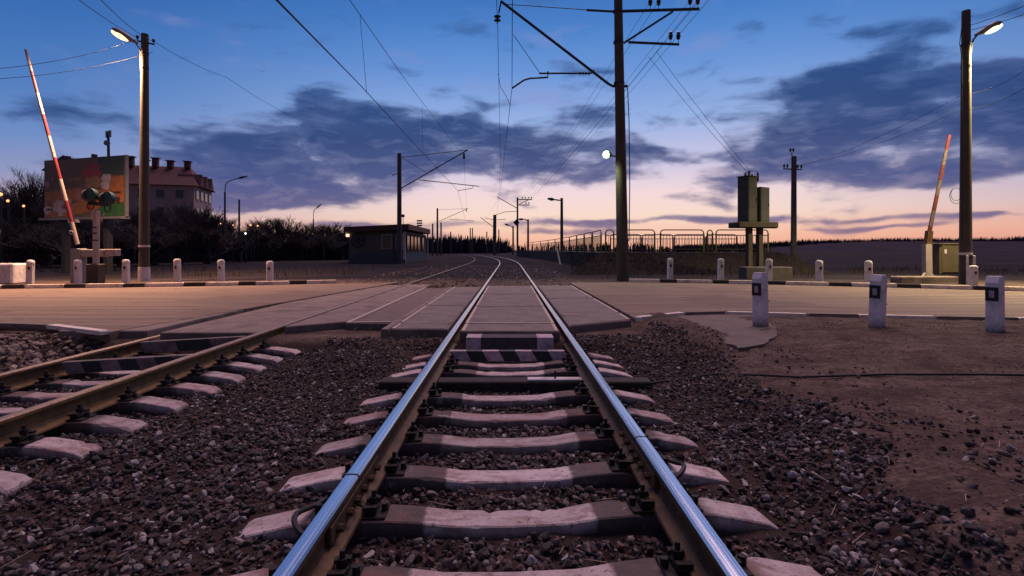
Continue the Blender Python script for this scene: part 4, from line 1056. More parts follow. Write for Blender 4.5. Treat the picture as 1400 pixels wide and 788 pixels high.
dd = MB().box((.027, -.285, H / 2 + .12), (.78, .02, H - .40), .1, .006).build('cabinet_door', M['relay'], rc)
MB().box((-.22, -.318, H * .78), (.10, .02, .16), .1).build('plate', M['white'], dd)
for sx in (-.36, .36): MB().box((sx, 0, .06), (.1, .45, .14), .1).build('foot', M['pole'], rc)
tag(MB().box((-.9 + P(1252, 0, 19).x + 1.2, 19.0, .02), (2.2, .5, .3), .05, .03).build('concrete_block', M['panelc']), 'low tan concrete block behind the far right kerb', 'block')
tag(MB().box((P(6, 0, 18.2).x, 18.2, .30), (.95, .8, .72), .2, .05).build('concrete_block', M['white']), 'mottled pale concrete block behind the far kerb at left edge', 'block')

# ------------------------------------------------------------------ billboard
Yr = 25.5; pr = P(171, 212, Yr); pl_ = P(60, 221, Yr * 84 / 79.)
bbl = thing('billboard', ((pr.x + pl_.x) / 2, (pr.y + pl_.y) / 2, -.2), 'large colourful billboard in brown, orange and green on dark posts', 'billboard', rz=math.atan2(pr.y - pl_.y, pr.x - pl_.x))
Wb = math.hypot(pr.x - pl_.x, pr.y - pl_.y); ztop = pr.z + .2; zbot = P(171, 296, Yr).z + .2
Hb = ztop - zbot
MB().box((0, .06, (ztop + zbot) / 2), (Wb, .10, Hb), 0, .01).build('panel_box', M['steel'], bbl)
MB().box((0, -.02, zbot - .06), (Wb + .1, .42, .12)).build('lower_frame', M['galv'], bbl)
MB().box((Wb / 2 + .06, .03, (ztop + zbot) / 2), (.12, .12, Hb)).build('side_frame', M['galv'], bbl)
bc = [('drab_brown', (.13, .075, .035)), ('print_orange', (.33, .115, .025)), ('dark_green', (.035, .055, .028)), ('print_green', (.030, .105, .024)), ('print_red', (.27, .035, .025)), ('print_white', (.42, .34, .34)), ('print_tan', (.26, .14, .06)), ('print_dark', (.04, .024, .02)), ('print_pale_red', (.36, .14, .12))]
BM = [mat(n_, c_, .5, var=.25, scale=3.5, bump=0) for n_, c_ in bc]
art = MB()
def shape(pts, ci, lay):
    art.cur = ci; k = len(pts); y = -.004 - .004 * lay
    vs = [(-Wb / 2 + u * Wb, y, ztop - v * Hb) for u, v in pts] + [(-Wb / 2 + u * Wb, y + .003, ztop - v * Hb) for u, v in pts]
    art.add(vs, [tuple(range(k - 1, -1, -1)), tuple(range(k, 2 * k))] + [(i, (i + 1) % k, k + (i + 1) % k, k + i) for i in range(k)])
def oval(u, v, a, b_, n=18, wob=.12, seed=0):
    r_ = random.Random(seed); return [(u + a * math.cos(t) * (1 + r_.uniform(-wob, wob)), v + b_ * math.sin(t) * (1 + r_.uniform(-wob, wob))) for t in [2 * math.pi * i / n for i in range(n)]]
shape([(.01, .01), (.99, .01), (.99, .99), (.01, .99)], 0, 0)
shape([(.68, .012), (.988, .012), (.988, .33), (.86, .30), (.72, .36)], 2, 1)
shape([(.012, .55), (.4, .5), (.7, .55), (.988, .50), (.988, .80), (.7, .86), (.3, .985), (.012, .985)], 1, 1)
shape([(.84, .34), (.988, .33), (.988, .60), (.80, .60)], 1, 2)
shape([(.72, .80), (.988, .76), (.988, .985), (.62, .985)], 3, 2)
shape(oval(.60, .24, .13, .15, 22, .25, 1), 4, 2); shape(oval(.62, .42, .10, .11, 20, .25, 2), 6, 3); shape([(.60, .5), (.65, .5), (.66, .80), (.58, .80)], 7, 3)
shape(oval(.78, .42, .07, .14, 16, .15, 3), 5, 2)
shape(oval(.27, .80, .14, .12, 20, .22, 4), 5, 2); shape(oval(.31, .80, .09, .07, 14, .2, 5), 8, 3); shape([(.20, .88), (.25, .88), (.25, .97), (.19, .97)], 5, 3)
shape(oval(.05, .86, .05, .07, 12, .2, 6), 5, 2); shape(oval(.05, .42, .035, .06, 12, .2, 7), 8, 2)
shape(oval(.45, .62, .05, .10, 14, .2, 8), 8, 2); shape(oval(.42, .35, .06, .03, 10, .2, 11), 6, 2)
shape([(.66, .60), (.95, .585), (.95, .62), (.66, .635)], 7, 3); shape([(.90, .68), (.94, .68), (.94, .80), (.90, .80)], 7, 3)
for i in range(14): shape(oval(rnd.uniform(.06, .6), rnd.uniform(.1, .9), rnd.uniform(.012, .035), rnd.uniform(.015, .04), 10, .3, 20 + i), rnd.choice((4, 6, 7, 6, 0)), 4 + i % 3)
art.build('printed_poster', BM, bbl)
for sx in (-.28, .24): MB().box((sx * Wb, .25, zbot / 2), (.26, .30, zbot)).build('post', M['steel'], bbl)
for u in (.28, .61): MB().box((-Wb / 2 + u * Wb, .1, ztop + .08), (.16, .2, .16)).build('top_lamp', M['steel'], bbl)
for u in (.40, .48): MB().box((-Wb / 2 + u * Wb, -.2, zbot - .19), (.16, .14, .15)).build('junction_box', M['white'], bbl)

# ------------------------------------------------------------------ apartment house
ah = thing('apartment_house', (-56, 92, -.5), 'four-storey pale apartment house with a dark red roof and chimneys', 'building', rz=math.atan2(2.6, 10))
M['plaster'] = mat('pinkish_plaster', (.40, .275, .255), .9, var=.12, scale=.6, stain=(.2, .15, .16), stain_amt=.5, stain_scale=.4)
M['roofred'] = mat('dark_red_roof', (.10, .034, .036), .8, var=.25, scale=1.2, bump=.2, bscale=8)
M['winglass'] = mat('dark_window_glass', (.02, .022, .03), .12, var=.2, bump=0, spec=.6)
M['wframe'] = mat('window_frame_pale', (.36, .32, .33), .7, bump=0)
Lx, Dy, He = 20.0, 10.5, 13.0
b = MB(); b.box((-Lx / 2, Dy / 2, He / 2), (Lx, Dy, He)); b.build('wall', M['plaster'], ah)
# roof: hipped-gable along x with dormer gables on the east end
zr = 17.0
rf = MB(); e = .6
rf.add([(-Lx - e, -e, He), (e, -e, He), (e, Dy + e, He), (-Lx - e, Dy + e, He), (-Lx, Dy / 2, zr), (-2.2, Dy / 2, zr), ], [(3, 2, 1, 0), (0, 1, 5, 4), (1, 2, 5), (2, 3, 4, 5), (3, 0, 4)])
roof = rf.build('roof', M['roofred'], ah)
def tri_gable(b, c, w_, h_, d_, axis):
    x, y, z = c
    if axis == 'x': vs = [(x, y - w_ / 2, z), (x, y + w_ / 2, z), (x, y, z + h_), (x - d_, y - w_ / 2, z), (x - d_, y + w_ / 2, z), (x - d_, y, z + h_)]
    else: vs = [(x + w_ / 2, y, z), (x - w_ / 2, y, z), (x, y, z + h_), (x + w_ / 2, y + d_, z), (x - w_ / 2, y + d_, z), (x, y + d_, z + h_)]
    b.add(vs, [(0, 1, 2), (5, 4, 3), (0, 3, 4, 1), (1, 4, 5, 2), (2, 5, 3, 0)])
for yy in (2.4, 5.3, 8.2):
    b = MB(); tri_gable(b, (.7, yy, He + .05), 2.4, 2.3, 4.0, 'x'); b.build('dormer', M['roofred'], roof)
for i, (x, h_) in enumerate(((-11.5, 1.7), (-9.2, 1.2), (-7.6, 1.6), (-5.2, 1.2), (-2.4, 1.2))):
    b = MB(); b.box((x, Dy / 2 - .6, zr + h_ / 2 - .3), (.9, .9, h_)); b.box((x, Dy / 2 - .6, zr + h_ - .26), (1.3, 1.2, .16)); b.build('chimney', M['roofred'], roof)
b = MB(); b.box((-Lx + 2.2, -1.6, 7.2), (5.0, 3.2, 14.4)); b.build('wing', M['plaster'], ah)
b = MB(); tri_gable(b, (-Lx + 2.2, -3.6, 14.4), 6.0, 2.6, 8, 'y'); b.build('wing_roof', M['roofred'], ah)
def window(c, axis, par):
    x, y, z = c
    if axis == 'y':
        f = MB().box((x, y - .05, z), (1.5, .12, 1.7)).build('window', M['wframe'], par); MB().box((x, y - .08, z), (1.25, .12, 1.45)).build('pane', M['winglass'], f)
    else:
        f = MB().box((x + .05, y, z), (.12, 1.4, 1.7)).build('window', M['wframe'], par); MB().box((x + .08, y, z), (.12, 1.15, 1.45)).build('pane', M['winglass'], f)
for fl_ in range(4):
    for x in (-13.6, -10.8, -8.0, -5.2, -2.2): window((x, 0, 2.2 + 3.1 * fl_), 'y', ah)
    for y in (1.7, 4.2, 6.6, 9.0): window((0, y, 2.2 + 3.1 * fl_), 'x', ah)
for z in (9.0, 12.2): window((-Lx + 2.2, -3.2, z), 'y', ah)
# dark second block peeping out behind
an = thing('antenna_mast', (-77, 100, -.3), 'thin cell antenna mast rising above the billboard', 'antenna')
q = lambda x, y: P(x, y, 100) - Vector(an.location)
MB().cyl((0, 0, 0), q(148, 181), .32, .22, 8).build('tube_mast', M['steel'], an)
for px, py in ((146.2, 183.5), (150.3, 182.5)): MB().cyl(q(px, py + 5), q(px, py - 4), .24, n=8).build('panel_antenna', M['galv'], an)
MB().lathe([(.05, 0), (.5, .05), (.55, .3), (.1, .4)], q(147, 196), 12, (.3, -1, 0)).build('dish', M['galv'], an)

# ------------------------------------------------------------------ crossing-keeper hut
M['hutwall'] = mat('grey_green_siding', (.10, .095, .08), .8, var=.15, scale=1.2)
M['hutlow'] = mat('blue_grey_siding', (.075, .08, .10), .8, var=.15, scale=1.2)
M['fascia'] = mat('brown_fascia', (.075, .032, .028), .7, var=.2)
M['corrug'] = mat('light_reddish_fascia', (.13, .05, .038), .7, var=.25, scale=5)
hx, hy = -9.33, 46.0
hut = thing('keeper_hut', (hx, hy, -.2), 'low flat-roofed crossing keeper hut with a round emblem on its wall', 'hut')
Wh, Dh, Hh = 4.9, 11.5, 3.0
b = MB(); b.box((-Wh / 2, Dh / 2, Hh / 2 + .25), (Wh, Dh, Hh - .5 + .0)); b.build('wall', M['hutwall'], hut)
b = MB(); b.box((-Wh / 2, Dh / 2, .55), (Wh + .06, Dh + .06, 1.1)); b.build('lower_wall', M['hutlow'], hut)
b = MB(); b.hexa([(-Wh - .35, -.5, Hh - .1), (.45, -.5, Hh + .1), (.45, Dh + .4, Hh + .1), (-Wh - .35, Dh + .4, Hh - .1), (-Wh - .35, -.5, Hh + .35), (.45, -.5, Hh + .62), (.45, Dh + .4, Hh + .62), (-Wh - .35, Dh + .4, Hh + .35)])
hr = b.build('roof', M['fascia'], hut)
MB().box((.455, Dh / 2 - .05, Hh + .36), (.03, Dh + .86, .46)).build('side_fascia', M['corrug'], hr)
for x, w_ in ((-1.55, 1.0), (-.45, .7)):
    f = MB().box((x, -.06, 2.05), (w_, .10, 1.35)).build('window', M['wframe'], hut); MB().box((x, -.08, 2.05), (w_ - .16, .10, 1.2)).build('pane', M['winglass'], f)
MB().box((.0, -.05, 1.7), (.22, .14, 2.5)).build('white_corner_post', M['white'], hut)
MB().box((-.85, -.08, 1.7), (.12, .14, 2.5)).build('pale_post', M['relay'], hut)
for y in (1.2, 3.0, 4.8, 6.6, 9.3):
    f = MB().box((.05, y, 1.95), (.10, 1.2, 1.5)).build('window', M['dkpaint'], hut); MB().box((.07, y, 1.95), (.10, 1.0, 1.3)).build('pane', M['winglass'], f)
MB().cyl((.3, Dh - .5, 0), (.3, Dh - .5, Hh + .1), .08, n=8).build('post', M['white'], hut)
b = MB(); c = Vector((-Wh + .75, -.035, 2.2)); r_ = .66
for i in range(18):
    a0, a1 = 2 * math.pi * (i + .12) / 18, 2 * math.pi * (i + .88) / 18
    pts = [(math.cos(a) * rr_, math.sin(a) * rr_) for rr_, a in ((r_ * .74, a0), (r_, a0), (r_, a1), (r_ * .74, a1))]
    b.add([c + Vector((x, -.02, z)) for x, z in pts] + [c + Vector((x, .03, z)) for x, z in pts], [(0, 1, 2, 3), (7, 6, 5, 4), (0, 4, 5, 1), (1, 5, 6, 2), (2, 6, 7, 3), (3, 7, 4, 0)])
for i in range(6):
    a = math.pi * i / 3; b.bar(c + Vector((0, -.01, 0)), c + Vector((math.cos(a) * r_ * .5, -.01, math.sin(a) * r_ * .5)), .03, .09)
    d = Vector((math.cos(a), 0, math.sin(a))) * r_ * .34
    for s in (-.7, .7): b.bar(c + d + Vector((0, -.01, 0)), c + d + Vector((math.cos(a + s) * .14, -.01, math.sin(a + s) * .14)), .03, .06)
b.cyl(c + Vector((0, .03, 0)), c + Vector((0, -.03, 0)), .10, n=12)
b.build('round_emblem', M['dkpaint'], hut)
MB().box((-Wh - .1, -.12, 2.62), (.26, .22, .26), 0, .02).build('wall_lamp', emit('hut_lamp', (1.0, .62, .42), 1.5), hut)
for x in (-.75, -.42):
    b = MB(); b.lathe([(.05, -.02), (.15, .02), (.15, .14), (.05, .2)], (x, 1.5, Hh + 1.45), 10, (0, -1, 0)); b.build('siren', M['black'], hr)
    MB().cyl((x, 1.5, Hh + .45), (x, 1.5, Hh + 1.35), .03, n=6).build('siren_post', M['steel'], hr)
for k in range(3): MB().box((.2, 6.5, Hh + .8 + .24 * k), (.5, .3, .14)).build('roof_box', M['steel'], hr)

# ------------------------------------------------------------------ platform with railing
M['yg'] = mat('yellow_green_paint', (.16, .17, .02), .6, var=.15, bump=0)
M['railg'] = mat('brown_rail_paint', (.060, .045, .030), .55, var=.2, bump=0)
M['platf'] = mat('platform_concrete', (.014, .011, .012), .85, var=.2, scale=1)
Y0 = 29.0; PZ = 1.02
pxl = P(830, 0, Y0).x; pxr = P(1052, 0, Y0).x
plf = [(pxl - .4, Y0 - .35), (pxr + .4, Y0 - .35), (pxr + .4, Y0 + 5.5), (pxl + 4, Y0 + 5.5)]
for y in (40, 52, 64, 78, 92): plf.append((5.0 + curve_dx(y) + 3.3, y))
for y in (92, 78, 64, 52, 40): plf.append((5.0 + curve_dx(y), y))
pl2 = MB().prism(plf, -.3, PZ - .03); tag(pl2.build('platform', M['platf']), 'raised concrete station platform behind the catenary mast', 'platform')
sec = None
def railing(a, b_, label, yg, h=1.25, bars=14, group='railing sections of the platform'):
    a, b_ = Vector(a), Vector(b_); L = (b_ - a).length; d = (b_ - a).normalized()
    r = thing('railing_section', a, label, 'railing', group, math.atan2(d.y, d.x))
    rd = .18; q_ = MB()
    pts = [(0, 0, 0), (0, 0, h - rd)] + [(rd - rd * math.cos(t), 0, h - rd + rd * math.sin(t)) for t in (.4, .8, 1.2, 1.57)]
    pts += [(L - p[0], p[1], p[2]) for p in pts[::-1]]
    q_.tube(pts, .032, 6); q_.build('hoop_frame', M['railg'], r)
    MB().tube([(0, 0, h * .76), (L, 0, h * .76)], .024, 5).build('upper_bar', M['railg'], r)
    MB().tube([(0, 0, h * .14), (L, 0, h * .14)], .024, 5).build('lower_bar', M['railg'], r)
    q_ = MB()
    for i in range(1, bars): q_.cyl((L * i / bars, 0, h * .14), (L * i / bars, 0, h * .76), .014, n=5)
    q_.build('bar_grille', M['railg'], r)
    for x in (0, L):
        MB().cyl((x, -.01, 0), (x, -.01, h - rd), .045, n=6).build('post', M['yg'] if yg else M['railg'], r)
    return r
for i, (x0, x1) in enumerate(((828, 839), (846, 895), (903, 962), (967, 974), (979, 1050))):
    pa, pb = P(x0, 0, Y0), P(x1, 0, Y0); pa.z = pb.z = PZ - .03
    railing(pa, pb, 'rounded railing section on the platform front, %s from the left' % ORD[i], i in (0, 1, 2, 4), 1.26, max(3, int((x1 - x0) / 4)))
ry = [29.2, 32.5, 36, 40, 44.5, 49.5, 55, 61, 68, 76, 85]
for i, (a, b_) in enumerate(zip(ry, ry[1:])):
    pa = Vector((5.15 + curve_dx(a), a + .12, PZ - .03)); pb = Vector((5.15 + curve_dx(b_), b_ - .12, PZ - .03))
    railing(pa, pb, 'railing section along the track-side platform edge, %s from the camera' % ORD[i], i < 3, 1.26, 12)
for i in range(4):
    a = Vector((pxl + 1.2 + i * 2.1, Y0 + 5.2, PZ - .03)); railing(a, a + Vector((2.0, 0, 0)), 'dark rear railing section across the platform, %s from the left' % ORD[i], False, 1.15, 12)
sl_ = MB(); sl_.hexa([(pxl - 3, Y0 - 4.2, -.2), (pxr + 1.5, Y0 - 4.2, -.2), (pxr + .6, Y0 - .36, -.2), (pxl - .8, Y0 - .36, -.2), (pxl - 2.6, Y0 - 4.1, -.04), (pxr + 1.2, Y0 - 4.1, -.04), (pxr + .42, Y0 - .36, PZ - .02), (pxl - .42, Y0 - .36, PZ - .02)])
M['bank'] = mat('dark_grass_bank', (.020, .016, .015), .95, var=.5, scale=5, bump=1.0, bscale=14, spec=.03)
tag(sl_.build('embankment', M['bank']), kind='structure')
bt = MB(); r_ = random.Random(77)
for i in range(2600):
    u, v = r_.uniform(0, 1), r_.random(); x = pxl - 2.4 + u * (pxr - pxl + 3.4); y = Y0 - 4.1 + v * 3.7; z = -.04 + v * 1.04 * .985; L = r_.uniform(.06, .22); a = r_.uniform(0, 6.28)
    w_ = .012; bt.add([(x - w_, y, z - .03), (x + w_, y, z - .03), (x, y + w_, z - .03), (x + math.cos(a) * L * .5, y + math.sin(a) * L * .5, z + L)], [(0, 1, 3), (1, 2, 3), (2, 0, 3)])
for i in range(3600):      # dry weeds in the verges beyond the far kerb
    x = r_.uniform(-26, 30); y = r_.uniform(21, 30) + abs(x) * .1
    if -7.5 < x < 3.2 or (pxl - 3.5 < x < pxr + 2 and y > Y0 - 4.5): continue
    if vnoise(np.array(x * .8), np.array(y * .8)) < .5: continue
    L = r_.uniform(.10, .42); a = r_.uniform(0, 6.28); z = float(height(x, y)); w_ = .018
    bt.add([(x - w_, y, z - .03), (x + w_, y, z - .03), (x, y + w_, z - .03), (x + math.cos(a) * L * .4, y + math.sin(a) * L * .4, z + L)], [(0, 1, 3), (1, 2, 3), (2, 0, 3)])
M['weed'] = mat('dry_weeds', (.036, .027, .022), .95, var=.4, spec=.02)
tag(bt.build('dry_grass', M['weed']), kind='stuff')
# ramp on the near side and a leaning white stake
tag(MB().bar(P(766, 362, 24), P(761.5, 340, 24), .07, .07).build('stake', M['white']), 'leaning pale stake in the verge left of the big mast', 'stake')

# ------------------------------------------------------------------ wires
def wire(pts, r_, name, label, cat='wire', sag=0.0, n=14):
    out = []
    for a, b_ in zip(pts, pts[1:]):
        a, b_ = Vector(a), Vector(b_)
        for i in range(n):
            t = i / n; p = a.lerp(b_, t); p.z -= sag * 4 * t * (1 - t); out.append(p)
    out.append(Vector(pts[-1]))
    return tag(MB().tube(out, r_, 5).build(name, M['wire'], smooth=True), label, cat)
c20 = P(700, 121, 20)
wire([(c20.x - .15, -30, 7.1), c20, P(684, 262, 52), P(679, 292, 95), P(664, 312, 140)], .011, 'contact_wire', 'lower overhead wire running along the centre track')
m20 = P(680.5, 38, 20)
wire([(m20.x + .3, -30, 9.6), m20, P(684.5, 225, 50), P(681, 272, 95), P(664, 297, 140)], .011, 'messenger_wire', 'upper overhead wire running along the centre track', sag=.35)
c_l = P(626, 261, 44)
wire([(-4.9, -30, 6.1), P(378, 0, 5.2), P(489, 113, 15.0), c_l, P(636, 300, 105)], .013, 'contact_wire', 'thick overhead wire sloping down from the top left')
m_l = P(634, 214, 44)
wire([(-4.4, -30, 7.95), P(478, 0, 14.4), P(553, 108, 25.5), P(620, 196, 43.6), m_l, P(638, 288, 105)], .011, 'messenger_wire', 'thin overhead wire right of the thick sloping wire')
drp = [(P(492, 20, 15.9), P(489.5, 113, 15.0), 'dropper wire hanging from the thin sloping wire near the top'), (P(577, 145, 30.5), P(574, 203, 29.5), 'dropper wire hanging from the thin sloping wire, lower one')]
for a, b_, lab in drp: wire([a, (b_.x, a.y, b_.z)], .007, 'dropper_wire', lab, n=3)
wire([P(681, 100, 20.3), P(684, 118, 20.6), P(692, 132, 20.9), P(698, 145, 21.2)], .010, 'jumper_cable', 'crooked jumper cable between the centre overhead wires', n=4)
LPw1, LPw2 = P(188, 52, 19.6), P(210, 57, 19.6)
wire([P(105, -2, 11), LPw1], .009, 'power_line', 'power line from the top edge to the orange lamp', sag=.05)
wire([P(136, -2, 11), LPw2, P(310, 106, 26), P(405, 162, 34)], .009, 'power_line', 'power line passing the left lamp post and falling to the right', sag=.12)
wire([P(-40, 97, 14), LPw1 + Vector((0, 0, -.05))], .008, 'power_line', 'upper power line reaching the left lamp from the left edge', sag=.2)
wire([P(-40, 110, 14), LPw2 + Vector((-.2, .25, -.30))], .008, 'power_line', 'lower power line reaching the left lamp from the left edge', sag=.2)
ipx = [(889, 2), (900.5, 2), (943.5, .5), (954, .5), (917, 48.5), (927.5, 48.5)]
far_e = [P(714, 270, 95), P(718, 270, 95), P(723, 270, 95), P(726.5, 270, 95), P(719, 277.5, 95), P(723, 277.5, 95)]
lw = ['feeder wire on the first upper insulator left of the brace', 'feeder wire on the second upper insulator left of the brace', 'feeder wire on the inner insulator at the crossarm tip', 'feeder wire on the outermost insulator at the crossarm tip', 'feeder wire on the inner insulator of the lower crossarm', 'feeder wire on the outer insulator of the lower crossarm']
for (px, py), e_, lab in zip(ipx, far_e, lw):
    s_ = P(px, py, 20); back = Vector((s_.x + .2, -30, s_.z + .1))
    wire([back, s_, e_], .008, 'feeder_wire', lab, sag=.45)
for (x0, y0), (x1, y1), lab in (((887, 78), (1024, 238), 'left wire falling from the feeder wires to the transformer'), ((897, 70), (1028, 237), 'right wire falling from the feeder wires to the transformer')):
    wire([P(x0, y0, 21.5), P(x1, y1, 23)], .008, 'service_wire', lab, sag=.12)
RPt = P(1316, 38, 18)
wire([RPt, P(1440, -8, 14)], .010, 'power_line', 'upper power line leaving the right lamp post at its top', sag=.05)
wire([RPt + Vector((0, 0, -.15)), P(1440, 6, 14)], .010, 'power_line', 'lower power line leaving the right lamp post at its top', sag=.05)
wire([P(1096, 226, 30), P(1315, 130, 18.2), P(1430, 75, 15)], .007, 'power_line', 'faint power line from the right utility pole, upper one', sag=.25)
wire([P(1091, 227, 30), P(1315, 150, 18.2), P(1430, 100, 15)], .007, 'power_line', 'faint power line from the right utility pole, lower one', sag=.25)

# ------------------------------------------------------------------ bare trees
M['bark'] = mat('dark_bark', (.045, .032, .032), .9, var=.3)
M['twig'] = mat('dark_twigs', (.055, .040, .042), .9, var=.3, bump=0)
def tree_meshes(seed, H, spread=.42, trunk_h=.28, dens=1.0):
    r_ = random.Random(seed); tk, cr = MB(), MB()
    def seg(b, a, e, r0, r1, n): b.cyl(a, e, r0, r1, n, caps=False)
    def grow(a, d, L, rad, lev):
        k = 3 if lev < 2 else 2; pts = [a]; p = a; dd = d
        for i in range(k):
            dd = (dd + Vector((r_.uniform(-1, 1), r_.uniform(-1, 1), r_.uniform(-.2, .9))) * .14).normalized(); p = p + dd * L / k; pts.append(p)
        for i in range(k):
            f0, f1 = 1 - .45 * i / k, 1 - .45 * (i + 1) / k
            seg(tk if lev < 2 else cr, pts[i], pts[i + 1], rad * f0, rad * f1, 5 if lev < 2 else 3)
        if lev >= 5 or rad < .004: return
        nb = [6, 4, 4, 3, 3][lev]
        for i in range(max(1, int(nb * dens + r_.random() * .6))):
            t = r_.uniform(.3, 1.0) if lev else r_.uniform(.5, 1.0)
            j = min(int(t * k), k - 1); q0 = pts[j].lerp(pts[j + 1], t * k - j)
            a_ = r_.uniform(0, 6.28); out = Vector((math.cos(a_), math.sin(a_), r_.uniform(.1, .9))).normalized()
            nd = (dd * r_.uniform(.6, 1.1) + out * spread * 1.5 + Vector((0, 0, .25))).normalized()
            grow(q0, nd, L * r_.uniform(.5, .78), max(rad * r_.uniform(.42, .62), .006), lev + 1)
        grow(p, dd, L * .6, rad * .5, lev + 1)
    grow(Vector((0, 0, -.3)), Vector((0, 0, 1)), H * trunk_h + .3, H * .018, 0)
    top = max(max(v[2] for v in tk.v), max(v[2] for v in cr.v)) if cr.v else H
    for b in (tk, cr): b.v = [(x * H / top, y * H / top, z * H / top) for x, y, z in b.v]
    return tk, cr
TP = []
for i, (sd, sprd, th) in enumerate(((3, .42, .25), (8, .5, .2), (14, .34, .3), (23, .6, .12))):
    tk, cr = tree_meshes(sd, 10.0, sprd, th); TP.append((tk.mesh('trunk', M['bark']), cr.mesh('crown', M['twig'])))
def tree(px, ytop, Y, k, label, group, wide=1.0, name='bare_tree'):
    x = (px - CX) / F * Y; H = P(px, ytop, Y).z + .4
    r = thing(name, (x, Y, -.4), label, 'tree' if name == 'bare_tree' else 'bush', group, rnd.uniform(0, 6.28)); r.scale = (H / 10 * wide, H / 10 * wide, H / 10)
    for nm, me in zip(('trunk', 'crown'), TP[k]):
        o = bpy.data.objects.new(nm, me); COL.objects.link(o); o.parent = r
    return r
tl = [(8, 258, 62), (24, 248, 60), (40, 226, 66), (50, 244, 58), (64, 262, 52), (84, 285, 48), (104, 292, 44), (124, 296, 46), (146, 300, 44), (166, 296, 46), (182, 285, 52), (204, 288, 60), (222, 280, 64), (238, 284, 58), (254, 274, 66), (270, 280, 60), (284, 288, 58), (298, 292, 66), (316, 296, 74)]
for i, (px, yt, Yt) in enumerate(tl): tree(px, yt, Yt, i % 4, 'leafless dark tree in the left background, %s from the left edge' % ORD[i], 'bare trees in the left background', 1.25)
tl2 = [(336, 303, 88), (352, 298, 92), (368, 303, 86), (386, 293, 84), (402, 300, 90), (418, 303, 92), (440, 304, 96), (454, 303, 92), (470, 304, 98)]
for i, (px, yt, Yt) in enumerate(tl2): tree(px, yt, Yt, (i + 1) % 4, 'low bare tree between the apartment house and the hut, %s from the left' % ORD[i], 'low bare trees left of the hut', 1.7)
bl = [(20, 292, 40), (60, 300, 38), (92, 306, 36), (128, 308, 36), (160, 306, 37), (215, 304, 40), (250, 306, 42), (286, 308, 44), (325, 314, 50), (360, 316, 56), (400, 317, 58), (440, 318, 60)]
for i, (px, yt, Yt) in enumerate(bl): tree(px, yt, Yt, 3 if i % 2 else 1, 'dark tangled bush along the left verge, %s from the left edge' % ORD[i], 'dark bushes along the left verge', 2.3, 'bare_bush')

# distant woods (one mass each)
M['wood'] = mat('far_wood_dark', (.045, .036, .048), .95, var=.3, scale=.05, bump=0, spec=.02)
def woods(name, pts, seed, dens, hvar, depth=14):
    """pts: (x, y, h) crest line; a ragged thicket of upright twigs in a band of real depth along it"""
    r_ = random.Random(seed); b = MB()
    for (x0, y0, h0), (x1, y1, h1) in zip(pts, pts[1:]):
        L = math.hypot(x1 - x0, y1 - y0); n = int(L * dens)
        for i in range(n):
            t = r_.random(); x, y, h = x0 + (x1 - x0) * t, y0 + (y1 - y0) * t + r_.uniform(0, depth), (h0 + (h1 - h0) * t) * r_.uniform(1 - hvar, 1 + hvar * .6) * (1 - hvar + 2 * hvar * float(vnoise(np.array((x0 + (x1 - x0) * t) * .045 + 7), np.array(seed * 3.3))))
            for _ in range(9):
                w_ = h * r_.uniform(.006, .028); a = r_.uniform(0, 6.28); lx, ly = r_.uniform(-.35, .35) * h, r_.uniform(-.35, .35) * h
                hh = h * r_.uniform(.72, 1.0); x2, y2 = x + lx, y + ly
                p3 = [(x2 + math.cos(a + k * 2.094) * w_ * 2.2, y2 + math.sin(a + k * 2.094) * w_ * 2.2, hh * .55) for k in range(3)]
                p1 = [(x2 + math.cos(a + k * 2.094) * w_ * 1.8, y2 + math.sin(a + k * 2.094) * w_ * 1.8, -1) for k in range(3)]
                b.add(p1 + p3 + [(x2 + r_.uniform(-.12, .12) * h, y2, hh)], [(0, 1, 4, 3), (1, 2, 5, 4), (2, 0, 3, 5), (3, 4, 6), (4, 5, 6), (5, 3, 6)])
    return tag(b.build(name, M['wood']), kind='stuff')
def hl(px, py, Y): p = P(px, py, Y); return (p.x, p.y, p.z)
woods('undergrowth', [hl(-150, 306, 38), hl(60, 308, 40), hl(200, 310, 46), hl(300, 312, 52), hl(480, 319, 62)], 6, 5.5, .45, 9)
woods('far_woods', [hl(-200, 318, 130), hl(250, 318, 130), hl(480, 320, 150)], 1, .9, .3)
woods('far_woods', [hl(480, 321, 170), hl(600, 320, 170), hl(690, 326, 190)], 2, 2.2, .2)
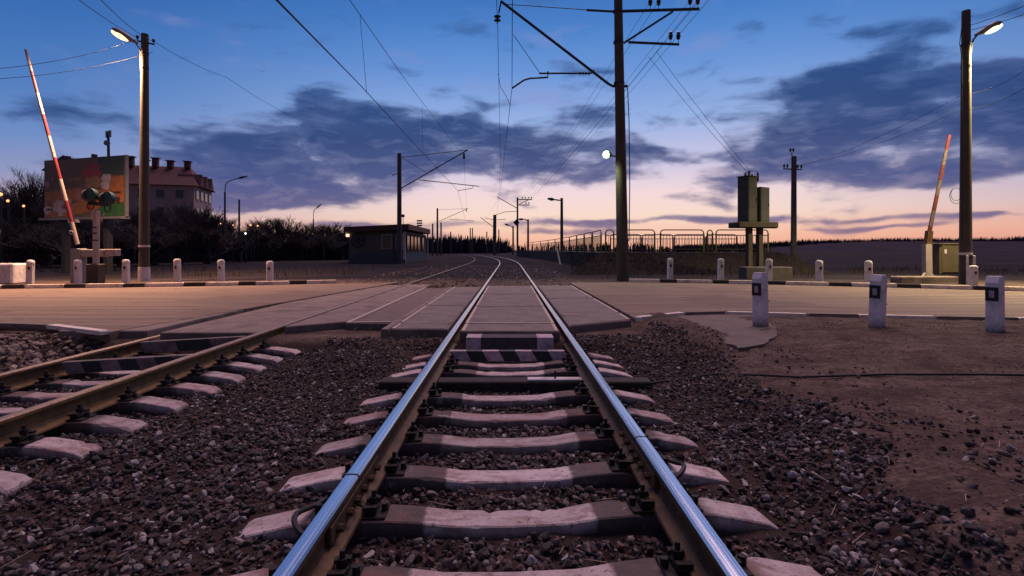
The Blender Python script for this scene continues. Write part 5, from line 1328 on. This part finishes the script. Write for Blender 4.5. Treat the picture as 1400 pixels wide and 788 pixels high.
woods('far_woods', [hl(690, 331, 260), hl(800, 333, 260), hl(960, 334, 260), hl(1060, 332, 260)], 3, .9, .3)
# wooded ridge on the right, a hill with a ragged crest
def ridge(X, Y_): return -2 + 11.0 * np.exp(-((Y_ - 470) / 90.) ** 2) * sst(120, 330, X) * (1 + .12 * (fbm(X * .01, Y_ * .01) - .5))
tag(grid_mesh('hill', np.linspace(60, 1400, 120), np.linspace(230, 800, 40), ridge, M['wood']), kind='structure')
woods('far_woods', [(150, 440, 6), (240, 450, 10), (330, 455, 12), (480, 455, 13.2), (640, 455, 13.6)], 4, 2.6, .13, 40)

# lit lamps among the trees at left
def far_light(px, py, Y, r_, m, label):
    x = (px - CX) / F * Y; z = P(px, py, Y).z
    r = thing('street_lamp', (x, Y, -.3), label, 'street lamp', 'small lit lamps among the left trees')
    MB().cyl((0, 0, 0), (0, 0, z + .3), .07, .05, 6).build('pole', M['steel'], r)
    MB().lathe([(.02, -r_), (r_ * .7, -r_ * .7), (r_, 0), (r_ * .7, r_ * .7), (.02, r_)], (0, -.05, z + .3), 10).build('glowing_globe', m, r, smooth=True)
    MB().lathe([(r_ * .3, 0), (r_ * .9, .02), (r_ * .2, .12)], (0, 0, z + .3 + r_ * .95), 8).build('lamp_cap', M['steel'], r)
FO = emit('far_sodium', (1.0, .36, .09), 2.2); FW = emit('far_white', (.9, .95, 1.0), 2.5)
for (px, py, Yl, r_, m_, lab) in ((1.5, 266, 38, .13, FO, 'lit orange lamp at the left edge of the picture, highest'), (11.5, 275, 40, .10, FO, 'lit orange lamp second from the left edge'), (33, 282, 42, .09, FO, 'lit orange lamp third from the left edge by the billboard'), (336, 319.5, 48, .085, FW, 'small lit white lamp right of the gooseneck street lamp'), (343, 308, 52, .08, FO, 'small lit orange lamp above the white one'), (302, 306, 46, .05, FO, 'tiny orange lamp left of the gooseneck street lamp'), (319, 308, 48, .05, FO, 'tiny orange lamp just right of the gooseneck street lamp'), (352.5, 309, 52, .075, FO, 'small orange lamp, rightmost of the lit lamps')):
    far_light(px, py, Yl, r_, m_, lab)
